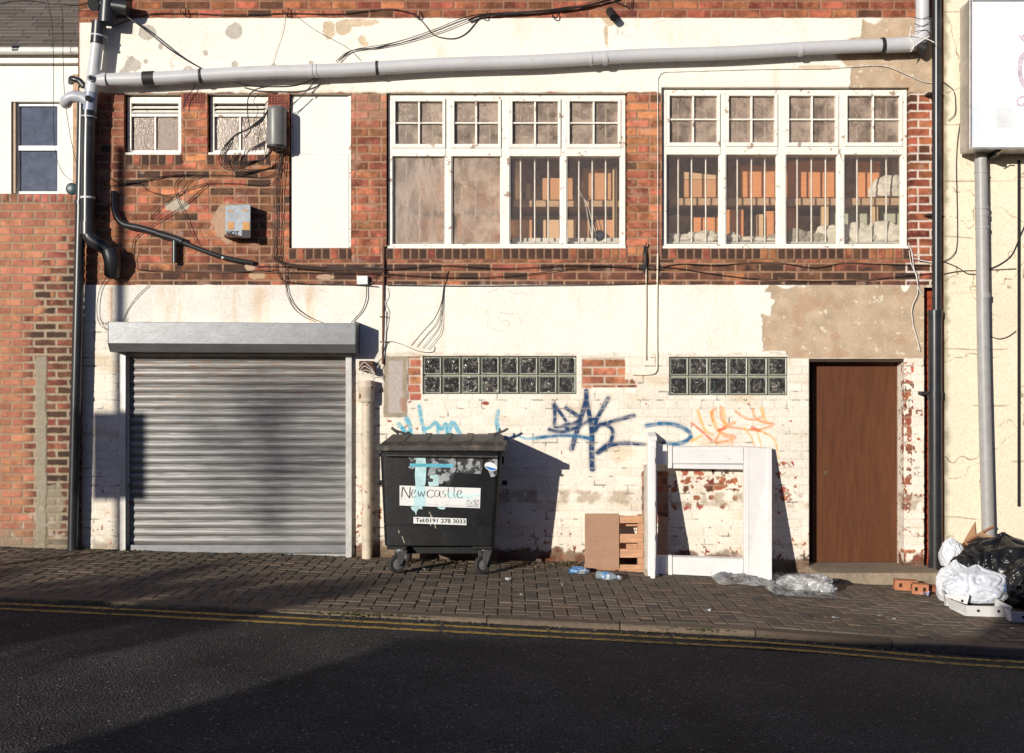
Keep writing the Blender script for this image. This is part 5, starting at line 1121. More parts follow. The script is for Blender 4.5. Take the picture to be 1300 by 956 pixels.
for pts in ([(163,650),(168,668)],[(183,684),(198,725)],[(340,545),(372,600),(378,640)],[(350,560),(350,625)]):
    mb=MB(); P3=[front_pt(470+a/4.552,530+b/4.552,.003) for a,b in pts]
    for i in range(len(P3)-1):
        a,b=P3[i],P3[i+1]; mb.add([a+Vector((-.003,0,0)),a+Vector((.003,0,0)),b+Vector((.004,0,0)),b+Vector((-.004,0,0))],[(0,1,2,3)])
    obj('scratch',mb,mat('cream_scratch',(.42,.36,.26),.7),body)
# ================================================================== PALLET, SHEET, WHITE FRAME
M_PAL=mat('pallet_pine',(.50,.27,.15),.75,var=.22,scale=10,stretch=(1,1,5),bump=.001,bscale=50)
M_CHIP=mat('brown_hardboard',(.36,.205,.125),.7,var=.09,scale=12)
g0=ground_at(742,728); g1=ground_at(818,731)
def leanpt(u,v,dbot,vbot,dtop,vtop,off=0):
    t=(vbot-v)/(vbot-vtop); d=dbot+(dtop-dbot)*t; return P(u,v,d+off)
pl=empty('wooden_pallet',(g0.x+.3,-.32,gz(g0.x)),'small pine pallet leaning on the wall beside the white frame','pallet')
def lb(u0,v0,u1,v1,o0,o1,m,name,par,dbot=.42,dtop=.16,vb=727,vt=652,**kw):
    A_=[leanpt(u0,v1,dbot,vb,dtop,vt,o1),leanpt(u1,v1,dbot,vb,dtop,vt,o1),leanpt(u1,v0,dbot,vb,dtop,vt,o1),leanpt(u0,v0,dbot,vb,dtop,vt,o1)]
    k=(o0-o1); B_=[a+Vector((0,-k,0)) for a in A_]
    mb=MB(); mb.hexa(A_,B_); return obj(name,mb,m,par,bevel=.002,**kw)
for (v0,v1) in ((655,664),(678,689),(697,708)): lb(744,v0,817,v1,0,.02,M_PAL,'slat',pl)
lb(742,717,818,723,0,.021,M_PAL,'slat',pl)
for u in (744,778,810): lb(u,654,u+8,727,-.085,-.002,M_PAL,'bearer',pl)
lb(742,720,818,727,-.082,-.001,M_PAL,'bottom_board',pl)
for (v0,v1) in ((655,668),(690,703)): lb(744,v0,817,v1,-.105,-.086,M_PAL,'slat',pl)
hb=lb(742.5,652,786,722,.024,.034,M_CHIP,'hardboard_sheet',None,label='brown hardboard sheet leaning on the left half of the pallet',cat='board')
mb=MB()
for a,b in ((755,681),(760,681),(764,681.5),(769,682),(755,699),(760,699),(765,699.5),(769,700)):
    p=leanpt(a,b,.42,727,.16,652,.0345); mb.box(p.x-.003,p.x+.003,p.y-.0015,p.y+.001,p.z-.003,p.z+.003)
ORG[hb.name]=Vector(hb.location); obj('nail_hole',mb,M_TXT,hb)
for j,(u,v,l) in enumerate(((842,640,'upper'),(842,640,'lower'))): pass
# plain crate board seen behind the frame
bb2=MB(); A_=[P(834,722,.26),P(847,722,.26),P(848,657,.1),P(836,655,.1)]; bb2.hexa(A_,[a+Vector((0,.02,0)) for a in A_]); obj('plank',bb2,M_PAL,bevel=.002,label='short brown plank standing behind the left post of the white frame',cat='plank')
M_FW=mat('white_gloss_timber',(.71,.69,.665),.38,var=.06,scale=6,col2=(.50,.45,.38),thr=.64,sharp=.05,c2scale=20)
gf=ground_at(828,733)
wf=empty('white_timber_frame',(1.65,-.55,gz(1.65)),'large white gloss timber frame leaning on the wall right of the pallet','frame')
# plane of the frame: base about .5 m out at the left, .66 at the right, top resting on the wall
def fpnt(u,v,off=0):
    s=(u-834)/(980-834); vb=724+s*13; vt=560+s*6; db=.47+.13*s; dt=.06
    t=(vb-v)/(vb-vt); d=db+(dt-db)*t
    p=P(u,v,d); return p+Vector((0,-off,-.25*off))
def fbox(u0,v0,u1,v1,o0,o1,name,v0b=None,v1b=None,m=M_FW,bev=.004):
    v0b=v0 if v0b is None else v0b; v1b=v1 if v1b is None else v1b
    A_=[fpnt(u0,v1,o1),fpnt(u1,v1b,o1),fpnt(u1,v0b,o1),fpnt(u0,v0,o1)]; B_=[a+Vector((0,(o1-o0),.25*(o1-o0))) for a in A_]
    mb=MB(); mb.hexa(A_,B_); return obj(name,mb,m,wf,bevel=bev)
fbox(944,567,979,736,-.03,.016,'wide_board',569,740)
fbox(974,567.4,979.2,735.5,.0165,.024,'edge_bead',567.4,739.5); fbox(948,569,950,735,.0165,.019,'edge_bead',569,738); fbox(858,570,943,572,.0145,.019,'edge_bead',571,573); fbox(848,567,943.5,588,-.03,.014,'top_rail'); fbox(848,589,943.5,594.5,-.03,.004,'top_bead',590,596)
fbox(848,706,943.5,728,-.03,.014,'bottom_rail',709,733)
fbox(834,565,847,590,-.03,.002,'rail_end'); fbox(834,706,847,729,-.03,.002,'rail_end')
fbox(848,565,853,593,-.0,.028,'rail_block'); fbox(848,704,853,730,-.0,.028,'rail_block')
fbox(818,592,824,726,-.05,.0,'back_strip',m=mat('greyed_timber',(.35,.31,.26),.7))
# the deep left post stands proud of the rails
def post(u0,u1,v0,v1,o0,o1,name,m=M_FW):
    A_=[fpnt(u0,v1,o1),fpnt(u1,v1,o1),fpnt(u1,v0,o1),fpnt(u0,v0,o1)]; B_=[a+Vector((0,(o1-o0),.25*(o1-o0))) for a in A_]
    mb=MB(); mb.hexa(A_,B_); return obj(name,mb,m,wf,bevel=.006)
post(821,832,549,727,-.03,.125,'left_post'); post(823.5,830.5,553,700,.125,.145,'post_moulding'); post(820,833,699,728,.12,.15,'post_foot')
post(821,827,556,722,.25,.268,'added_strip'); [post(822,826,v_,v_+4,.14,.25,'added_spacer') for v_ in (572,626,668,712)]; post(817,828,722,731,-.02,.16,'foot_block',m=mat('bare_end_grain',(.45,.38,.28),.8))  # outer strip and its spacers added for the ladder-like shadow on the wall
# ================================================================== GROUND
M_ROAD=bpy.data.materials.new('asphalt'); M_ROAD.use_nodes=True; nt=M_ROAD.node_tree; N=nt.nodes; L=nt.links; b=N['Principled BSDF']; b.inputs['Roughness'].default_value=.85; b.inputs['Specular IOR Level'].default_value=.25
tc=N.new('ShaderNodeTexCoord'); vo=N.new('ShaderNodeTexVoronoi'); vo.inputs['Scale'].default_value=75; L.new(tc.outputs['Object'],vo.inputs['Vector'])
r=N.new('ShaderNodeValToRGB'); e=r.color_ramp.elements; e[0].position=0; e[0].color=(.15,.142,.13,1); e[1].position=.55; e[1].color=(.028,.027,.026,1); L.new(vo.outputs['Distance'],r.inputs['Fac'])
n=N.new('ShaderNodeTexNoise'); n.inputs['Scale'].default_value=1.3; n.inputs['Detail'].default_value=9; n.inputs['Roughness'].default_value=.7; L.new(tc.outputs['Object'],n.inputs['Vector'])
mr=N.new('ShaderNodeMapRange'); mr.inputs['From Min'].default_value=.3; mr.inputs['From Max'].default_value=.7; mr.inputs['To Min'].default_value=.45; mr.inputs['To Max'].default_value=1.5; L.new(n.outputs['Fac'],mr.inputs['Value'])
v2=N.new('ShaderNodeTexVoronoi'); v2.inputs['Scale'].default_value=38; v2.inputs['Randomness'].default_value=1; L.new(tc.outputs['Object'],v2.inputs['Vector'])
sp=N.new('ShaderNodeSeparateColor'); L.new(v2.outputs['Color'],sp.inputs[0]); gt_=N.new('ShaderNodeMath'); gt_.operation='GREATER_THAN'; gt_.inputs[1].default_value=.90; L.new(sp.outputs[0],gt_.inputs[0])
lt=N.new('ShaderNodeMath'); lt.operation='LESS_THAN'; lt.inputs[1].default_value=.25; L.new(v2.outputs['Distance'],lt.inputs[0]); ml=N.new('ShaderNodeMath'); ml.operation='MULTIPLY'; L.new(gt_.outputs[0],ml.inputs[0]); L.new(lt.outputs[0],ml.inputs[1])
sc_=N.new('ShaderNodeVectorMath'); sc_.operation='SCALE'; L.new(r.outputs['Color'],sc_.inputs[0]); L.new(mr.outputs['Result'],sc_.inputs['Scale'])
mm=N.new('ShaderNodeMix'); mm.data_type='RGBA'; L.new(ml.outputs[0],mm.inputs['Factor']); L.new(sc_.outputs['Vector'],mm.inputs['A']); mm.inputs['B'].default_value=(.26,.25,.23,1); L.new(mm.outputs['Result'],b.inputs['Base Color'])
bp=N.new('ShaderNodeBump'); bp.inputs['Distance'].default_value=.010; bp.inputs['Strength'].default_value=.9; bp.invert=True; L.new(vo.outputs['Distance'],bp.inputs['Height']); L.new(bp.outputs['Normal'],b.inputs['Normal'])
def sheet(name,x0,x1,fy0,fy1,zf,m,nx=60,ny=12,kind='structure',label=None,cat=None,parent=None):
    mb=MB(); vs=[]
    for i in range(nx+1):
        x=x0+(x1-x0)*i/nx
        for j in range(ny+1):
            a,b=fy0(x),fy1(x); y=a+(b-a)*j/ny; vs.append((x,y,zf(x,y)))
    mb.add(vs,[(i*(ny+1)+j,(i+1)*(ny+1)+j,(i+1)*(ny+1)+j+1,i*(ny+1)+j+1) for i in range(nx) for j in range(ny)])
    return obj(name,mb,m,parent,smooth=60,label=label,cat=cat,kind=kind)
gzx=lambda x:gz(clampf(x,-40,40))
M_EARTH=mat('far_ground',(.10,.09,.075),.95,var=.2,scale=.5)
mb=MB(); mb.add([(-600,-600,-1.35),(600,-600,-1.35),(600,600,-1.35),(-600,600,-1.35)],[(0,1,2,3)]); obj('ground',mb,M_EARTH,label='open ground around the street',cat='ground',kind='structure')
sheet('road',-40,40,lambda x:-kerb_d(x)+.02,lambda x:-11.0,lambda x,y:gzx(x)-drop(x)-.018*min(2.5,max(0,-y-kerb_d(x))),M_ROAD,160,20,label='dark asphalt street with double yellow lines',cat='road')
M_SAND=mat('joint_moss_and_sand',(.045,.042,.024),.95,var=.4,scale=10,bump=.004,bscale=80,col2=(.05,.062,.018),thr=.5,sharp=.1,c2scale=3)
sheet('pavement_bedding',-12,12,lambda x:-kerb_d(x)+.05,lambda x:.12,lambda x,y:gz(x)-.012,M_SAND,80,8,label='mossy bedding between the paving blocks',cat='ground')
sheet('far_pavement',-40,-12,lambda x:-kerb_d(x)+.0,lambda x:.12,lambda x,y:gzx(x),M_EARTH,8,2,label='pavement further up the street',cat='pavement'); sheet('far_pavement',12,40,lambda x:-kerb_d(x)+.0,lambda x:.12,lambda x,y:gzx(x),M_EARTH,8,2,label='pavement further down the street',cat='pavement')
sheet('opposite_pavement',-40,40,lambda x:-10.9,lambda x:-60,lambda x,y:gzx(x)+.02,M_EARTH,20,3,label='ground across the street',cat='pavement')
M_BLOCK=mat_attr('block_paving',rough=.9,bump=.0025,bscale=120,var=.25,nscale=28,spec=.2)
mb=MB(); rnd=random.Random(4); W_=.1; gap=.0035; 
def wob(x,y): return .010*mnoise.noise(Vector((x*.9,y*.9,3)))+.004*mnoise.noise(Vector((x*3,y*3,9)))
def block(x0,y0,x1,y1):
    cx,cy=(x0+x1)/2,(y0+y1)/2
    lim=-kerb_d(cx)+.155
    if cx<-6.5 or cx>6.5 or y1>.11 or y1<lim+.02: return
    if y0<lim: y0=lim
    x0+=gap;x1-=gap;y0+=gap;y1-=gap
    if y1-y0<.015: return
    z=gz(cx)+wob(cx,cy)+rnd.uniform(-.002,.002); tx=rnd.uniform(-.012,.012); ty=rnd.uniform(-.018,.018); ch=.006
    n=mnoise.noise(Vector((cx*.8,cy*.8,1)))*.25; c=rnd.uniform(.82,1.12)*(1+n); t=rnd.random()
    base=(.155,.124,.092) if t<.7 else (.172,.125,.09) if t<.9 else (.118,.10,.08)
    col=tuple(a*c for a in base)
    sl=(gz(cx+.05)-gz(cx-.05))/.1
    zf=lambda x,y:z+(x-cx)*(tx+sl)+(y-cy)*ty
    top=[(x,y,zf(x,y)) for x,y in ((x0+ch,y0+ch),(x1-ch,y0+ch),(x1-ch,y1-ch),(x0+ch,y1-ch))]
    mid=[(x,y,zf(x,y)-ch*.8) for x,y in ((x0,y0),(x1,y0),(x1,y1),(x0,y1))]
    bot=[(x,y,z_-.03) for x,y,z_ in mid]
    mb.add(top+mid+bot,[(0,1,2,3),(4,5,1,0),(5,6,2,1),(6,7,3,2),(7,4,0,3),(8,9,5,4),(9,10,6,5),(10,11,7,6),(11,8,4,7)],col)
for i in range(-75,76):
    for j in range(-20,21):
        X_=i+2*j; Y_=i-2*j
        if Y_<-40 or Y_>4 or abs(X_)>70: continue
        ox,oy=X_*W_,Y_*W_
        block(ox,oy,ox+2*W_,oy+W_); block(ox+2*W_,oy-W_,ox+3*W_,oy+W_)
obj('pavement',mb,M_BLOCK,label='herringbone block paving in front of the workshop',cat='pavement',kind='structure')
# kerb stones
M_KERB=mat_attr('kerb_stone',rough=.9,bump=.003,bscale=90,var=.25,nscale=20,spec=.2)
mb=MB(); x=-12; 
while x<12:
    Lk=.91; xe=x+Lk-.008; a=Vector((x,-kerb_d(x),gz(x))); c=Vector((xe,-kerb_d(xe),gz(xe))); t=(c-a).normalized(); nn=Vector((t.y,-t.x,0)).normalized()  # towards the road
    prof=[(-.135,-.0),(-.012,.0),(.0,-.010),(.004,-.12),(-.135,-.12)]
    cc=rnd.uniform(.8,1.15); col=(.155*cc,.118*cc,.085*cc); vs=[]
    for p in (a,c):
        for u_,z_ in prof: vs.append(p+nn*u_+Vector((0,0,z_+.002)))
    mb.add(vs,[(0,1,6,5),(1,2,7,6),(2,3,8,7),(3,4,9,8),(4,3,2,1,0),(5,6,7,8,9)],col); x+=Lk
obj('kerb',mb,M_KERB,label='low worn kerb stones along the street',cat='kerb',kind='structure')
M_YEL=mat('worn_yellow_road_paint',(.42,.27,.045),.8,var=.25,scale=16,bump=.003,bscale=70,col2=(.05,.042,.03),thr=.53,sharp=.05,c2scale=22)
for off,w in ((.12,.055),(.275,.055)):
    sheet('yellow_line',-12,12,lambda x:-kerb_d(x)-off,lambda x:-kerb_d(x)-off-w,lambda x,y:gz(x)-drop(x)-.018*max(0,-y-kerb_d(x))+.004,M_YEL,160,1,label='yellow no parking line nearest the kerb' if off<.2 else 'outer yellow no parking line',cat='road marking')
# grime in the gutter
M_MOSS=mat('green_moss',(.075,.085,.015),.95,var=.4,scale=40,bump=.01,bscale=60)
def clumps(name,pts,m,label,cat):
    import bmesh
    rn=random.Random(9); mb=MB()
    for (x,y,r_,n_) in pts:
        for k in range(n_):
            px=x+rn.gauss(0,r_); py=y+rn.gauss(0,r_*.16); s=rn.uniform(.006,.018); z=gz(px)-.004
            vs=[(px+s*math.cos(a)*rn.uniform(.7,1.2),py+s*.6*math.sin(a)*rn.uniform(.7,1.2),z) for a in [i*1.2566 for i in range(5)]]+[(px,py,z+s*rn.uniform(.4,.8))]
            mb.add(vs,[(i,(i+1)%5,5) for i in range(5)])
    return obj(name,mb,m,smooth=80,label=label,cat=cat,kind='stuff')
clumps('moss',[(wx(u),-.04,.10,60) for u in (112,125,140,152)]+[(wx(u),-.03,.16,18) for u in (850,900)],M_MOSS,'green moss at the foot of the wall','moss')
mb_pts=[((u-650)*(D-2.55)/F,None,.16,30) for u in (100,400,425,470,500,880)]
clumps('moss',[(x,-kerb_d(x)-.02,.14,n_) for x,_,_,n_ in mb_pts],M_MOSS,'green moss in the gutter below the kerb','moss')
# leaf litter along the wall foot
rn=random.Random(21); mb=MB()
def leafbit(px,py,s,col,lift=.003):
    a0=rn.random()*6.28; n_=rn.choice((4,5,6)); z=gz(px)+wob(px,py)+lift
    vs=[(px+s*math.cos(a0+i*6.283/n_)*rn.uniform(.6,1.3),py+s*math.sin(a0+i*6.283/n_)*rn.uniform(.6,1.3),z+rn.uniform(.001,s*.7)) for i in range(n_)]
    mb.add(vs,[tuple(range(n_))],col)
for k in range(1500):
    u=rn.choice((rn.uniform(455,1200),rn.uniform(640,1100),rn.uniform(640,900),rn.uniform(100,1200))); x=wx(u); y=-abs(rn.gauss(0,.20))-.02
    c=rn.choice(((.16,.08,.04),(.10,.06,.035),(.22,.15,.08),(.07,.05,.03),(.14,.12,.05),(.30,.25,.2)))
    leafbit(x,y,rn.uniform(.005,.020),c)
for k in range(500):
    x=rn.uniform(-4.5,4.5); y=-kerb_d(x)-abs(rn.gauss(.02,.05)); px=x; z=gz(x)-drop(x)+.002; s_=rn.uniform(.004,.013); a0=rn.random()*6
    mb.add([(px+s_*math.cos(a0+i*1.257),y+s_*math.sin(a0+i*1.257),z+rn.uniform(0,s_*.7)) for i in range(5)],[(0,1,2,3,4)],rn.choice(((.16,.10,.05),(.22,.19,.15),(.08,.06,.04),(.12,.13,.04))))
for k in range(260):
    x=rn.uniform(-5,5); y=-rn.uniform(.1,2.4); leafbit(x,y,rn.uniform(.003,.008),rn.choice(((.16,.10,.05),(.30,.28,.24),(.08,.06,.04),(.45,.43,.4))))
obj('leaf_litter',mb,mat_attr('leaf_bits',rough=.8),label='scattered dead leaves and grit along the foot of the wall',cat='litter',kind='stuff')
# ================================================================== LITTER
M_PAP=mat('white_paper',(.66,.66,.68),.8,var=.08); M_PAPB=mat('pale_blue_paper',(.42,.48,.72),.7,var=.15,scale=20)
def scrap(u,v,s,m,label,seed,lift=.03):
    g=ground_at(u,v); rr=random.Random(seed); n_=7; mb=MB(); vs=[]
    for i in range(n_):
        for j in range(n_):
            x=(i/(n_-1)-.5)*s; y=(j/(n_-1)-.5)*s*.7; q=Vector((x*14+seed,y*14,seed)); z=lift*abs(mnoise.noise(q))*2+.004
            a=seed*1.3; px=g.x+x*math.cos(a)-y*math.sin(a); py=g.y+x*math.sin(a)+y*math.cos(a); vs.append((px,py,gz(px)+wob(px,py)+z))
    mb.add(vs,[(i*n_+j,(i+1)*n_+j,(i+1)*n_+j+1,i*n_+j+1) for i in range(n_-1) for j in range(n_-1)])
    return obj('paper_scrap',mb,m,smooth=60,label=label,cat='litter',group='paper scraps on the paving')
scrap(1104,740,.085,M_PAPB,'crumpled pale blue paper on the paving in front of the door step',3,.05); scrap(1175,757,.08,M_PAPB,'small pale blue paper scrap by the broken hollow brick',8,.04)
scrap(716,745,.06,M_PAP,'white paper scrap on the paving between bin and pallet',5,.03); scrap(787,737,.05,M_PAP,'white paper scrap below the pallet',6); scrap(898,776,.05,M_PAP,'white scrap on the paving below the white frame',7,.015); scrap(1061,785,.05,M_PAP,'thin white strip of litter on the paving right of centre',9,.01)
scrap(1135,787,.03,M_PAP,'tiny white scrap below the hollow bricks',10,.01); scrap(1116,782,.035,M_PAP,'flat white scrap on the paving below the door',11,.01); scrap(645,737,.05,M_PAP,'white scrap by the right wheel of the waste bin',12,.03); scrap(540,724,.05,MATS['grey_rag'],'grey scrap under the waste bin',13,.03); scrap(1286,799,.03,M_PAP,'tiny white scrap near the white cardboard box',14,.01)
scrap(1055,734,.10,mat('yellow_wrapper',(.5,.36,.12),.5,var=.3,scale=30,col2=(.6,.5,.4),thr=.5),'yellow crumpled wrapper beside the door step',16,.05)
scrap(660,756,.03,M_PAP,'small white crumb of litter in the middle of the paving',17,.01); scrap(1208,756,.04,M_PAP,'white crumb of litter beside the hollow bricks',18,.02)
# plastic bottle and crisp packet
bt=ground_at(770,735); M_PET=mat_glass('clear_bottle_plastic',tint=(.75,.88,.93),haze=.25,hazecol=(.5,.62,.68),rough=.08,bump=.004,bscale=50)
bo=empty('plastic_bottle',bt,'crushed clear plastic bottle lying in front of the pallet','bottle')
M=Matrix.Translation(bt+Vector((-.09,0,.038)))@Matrix.Rotation(math.radians(96),4,'Y')@Matrix.Rotation(math.radians(8),4,'X')
mb=MB(); mb.lathe([(.02,0),(.034,.004),(.036,.02),(.030,.05),(.036,.07),(.033,.10),(.036,.13),(.022,.165),(.012,.18),(.012,.19)],M,16); obj('bottle_body',mb,M_PET,bo,smooth=50)
mb=MB(); mb.lathe([(.037,.055),(.0375,.06),(.0375,.11),(.037,.115)],M,16); obj('bottle_label',mb,mat('blue_label',(.10,.22,.42),.5,var=.3,scale=60,col2=(.6,.62,.65),thr=.52),bo,smooth=50)
mb=MB(); mb.lathe([(.014,.182),(.014,.198)],M,14); obj('bottle_cap',mb,mat('blue_cap',(.05,.16,.45),.4),bo,smooth=40)
g=ground_at(735,728); crumple('crisp_packet',(g.x,g.y,g.z),(.075,.04,.035),mat('blue_foil_packet',(.10,.22,.42),.3,metal=.3,var=.3,scale=30,col2=(.6,.65,.7),thr=.52),41,'crumpled blue and silver packet by the corner of the pallet','packet',sub=4,amp=.4)
# crumpled clear sheeting
M_FILM=mat_glass('clear_polythene',tint=(.97,.97,.97),haze=.34,hazecol=(.92,.92,.92),rough=.12,bump=.012,bscale=24,transl=.35,hscale=11,hr=(.44,.66,.10,.75))  # white haze patches paint sunlit highlights onto the clear film
def film(name,u0,v0,u1,v1,h,seed,label,nx=110,ny=40):
    a=ground_at(u0,v1); b=ground_at(u1,v1); c=ground_at((u0+u1)/2,v0); ylo=min(a.y,b.y); yhi=min(c.y,-.02)
    mb=MB(); vs=[]
    for i in range(nx+1):
        for j in range(ny+1):
            s=i/nx; t=j/ny; x=a.x+(b.x-a.x)*s; y=ylo+(yhi-ylo)*t
            q=Vector((x*6+seed,y*6,seed)); w=Vector((mnoise.noise(q*1.7),mnoise.noise(q*1.7+Vector((9,0,0))),0))*.8
            rid=(1-abs(mnoise.noise(q*1.6+w))*2.2)**3; r2=(1-abs(mnoise.noise(q*4.1+w*2))*2); e=min(1,4*min(s,1-s))*min(1,4*min(t,1-t))
            edge=mnoise.noise(q*1.1+Vector((3,3,3)))*.05
            z=gz(x)+wob(x,y)+.006+h*e*max(0,.30+.75*mnoise.noise(q*.8)+.22*max(0,1-abs(mnoise.noise(q*1.3+w))*4)+.07*max(0,1-abs(mnoise.noise(q*2.9+w*2))*4))
            vs.append((x+w.x*.02,y+w.y*.03+edge*(1-e),z))
    mb.add(vs,[(i*(ny+1)+j,(i+1)*(ny+1)+j,(i+1)*(ny+1)+j+1,i*(ny+1)+j+1) for i in range(nx) for j in range(ny)])
    return obj(name,mb,M_FILM,smooth=89,label=label,cat='plastic sheet')
def film_fold(p,o):
    az=math.atan2(o.y,o.x); f=max(0,1-abs(math.sin(az*3.5+mnoise.noise(o*1.7)*6))*1.8); f2=max(0,1-abs(math.sin(az*8+mnoise.noise(o*3.1)*7))*1.8)
    return p*(1-.10*f-.05*f2)
g=ground_at(1026,752); M_FILM2=mat_glass('crumpled_polythene',tint=(.97,.97,.97),haze=.5,hazecol=(.95,.95,.95),rough=.14,bump=.010,bscale=20,transl=.25,hscale=7,hr=(.42,.66,.15,.8))  # same painted highlights, stronger on the heap
crumple('polythene_sheet',(g.x+.02,g.y+.12,g.z-.02),(.24,.12,.09),M_FILM2,14,'crumpled clear polythene heap between the white frame and the door step','plastic sheet',sub=6,amp=.30,fold=4,extra=film_fold,rot=-.1)
film('polythene_sheet',985,728,1070,756,.05,4,'flat clear polythene spread under the crumpled heap by the door step')
film('polythene_sheet',912,727,985,742,.07,9,'flat crumpled clear polythene in front of the foot of the white frame',90,24)
# hollow bricks
M_HB=mat('orange_hollow_brick',(.42,.165,.08),.85,var=.15,scale=20,bump=.002,bscale=60)
def hollow_brick(u,v,L_,rot,label,z=0):
    g=ground_at(u,v); M=Matrix.Translation((g.x,g.y,gz(g.x)+z))@Matrix.Rotation(rot,4,'Z')@Matrix.Rotation(math.atan(.0285),4,'Y')
    r=empty('hollow_brick',(g.x,g.y,gz(g.x)+z),label,'brick',group='orange hollow bricks beside the downpipe')
    mb=MB(); h=.085; n_=2; w_=L_/n_; t=.055; yd_=.1
    # front face with two holes: rails around
    xs=[0]; 
    for k in range(n_): xs+= [k*w_+w_/2-.012,k*w_+w_/2+.012]
    xs.append(L_); zs=[0,.026,.060,h]
    for i in range(len(xs)-1):
        for j in range(3):
            if i%2==1 and j==1: continue
            mb.box(xs[i],xs[i+1],0,yd_,zs[j],zs[j+1],M)
    obj('brick_body',mb,M_HB,r,bevel=0)
    mb=MB(); 
    for k in range(n_): mb.box(k*w_+w_/2-.012,k*w_+w_/2+.012,.02,.03,.026,.060,M)
    obj('brick_hollow',mb,MATS['dark_gap'],r); return r
hollow_brick(1136,749,.19,math.radians(-9),'left orange hollow brick lying in front of the door step')
hollow_brick(1158,754,.13,math.radians(-16),'right orange hollow brick lying nearer the downpipe')
g=ground_at(1178,752); crumple('broken_brick',(g.x,g.y+.02,g.z),(.12,.06,.04),mat('broken_brick_red',(.25,.085,.045),.9,var=.4,scale=14,bump=.004),61,'broken red brick rubble at the foot of the black downpipe','brick',sub=3,amp=.3)
# rubbish pile
M_BAG=mat('white_bin_bag',(.66,.68,.72),.28,var=.12,scale=5,bump=.005,bscale=16,spec=.5); M_BAGB=mat('white_bag_blue_print',(.64,.67,.72),.28,var=.12,scale=5,bump=.005,bscale=16,col2=(.12,.25,.58),thr=.60,sharp=.03,c2scale=5)
M_BAGK=mat('black_bin_bag',(.010,.010,.011),.34,var=.3,scale=6,bump=.003,bscale=9,spec=.5)
gB=ground_at(1268,778)
def bag_shape(p,o):
    k=1
    az=math.atan2(o.y,o.x); w=mnoise.noise(o*1.5+Vector((7,2,1))); f=(1-abs(math.sin(az*4.5+w*5)))**2
    p=p*(1-.11*f*max(0,min(1,o.z*1.2+.55)))
    if o.z>.8: s=1-.7*((o.z-.8)/.2); p=Vector((p.x*s,p.y*s,p.z*(1+.10*((o.z-.8)/.2))))
    return p
RB='rubbish bags dumped against the cream wall'
def bag(u,v,r,m,seed,label,amp=.12,rot=0,dz=0,dy=0):
    g=ground_at(u,v); crumple('rubbish_bag',(g.x,g.y+r[1]*.8+dy,g.z+dz),r,m,seed,label,'rubbish bag',RB,sub=6,amp=amp,extra=bag_shape,rot=rot,fold=3.4)
bag(1221,766,(.165,.15,.185),M_BAG,71,'white rubbish bag at the left end of the pile',rot=.4)
bag(1250,771,(.285,.19,.16),M_BAGB,77,'large white rubbish bag with blue print in front of the pile',rot=.25,dz=.03)
bag(1219,752,(.12,.10,.14),M_BAG,83,'small white bag wedged between the cream wall and the black bag',rot=1.2,dz=.2,dy=.1)
bag(1291,764,(.46,.30,.31),M_BAGK,91,'big shiny black rubbish bag at the right edge of the photo',rot=.2,amp=.15)
bag(1330,776,(.34,.26,.24),M_BAGK,97,'lower black rubbish bag in front of the big black one',rot=1.2,amp=.15)
# flattened cardboard and plank behind the bags
mb=MB(); A_=[P(1205,745,.2),P(1240,735,.2),P(1238,662,.07),P(1204,722,.07)]; mb.hexa(A_,[a+Vector((0,.006,0)) for a in A_]); obj('cardboard_sheet',mb,mat('dull_cardboard',(.36,.20,.10),.85,var=.12),label='torn brown cardboard sheet standing behind the white bags',cat='cardboard')
mb=MB(); M=None; a=P(1243,678,.32); b=P(1330,706,.5); mb.tube([a,b],.022,4); obj('plank',mb,mat('tan_plank',(.38,.24,.13),.8,var=.2),bevel=.002,label='tan timber batten lying across the top of the black bag',cat='plank')
mb=MB(); a=P(1226,688,.16); b=P(1262,668,.2); mb.tube([a,b],.014,4); obj('plank',mb,mat('reddish_stick',(.28,.13,.07),.8),label='short reddish stick poking out above the small white bag',cat='plank')
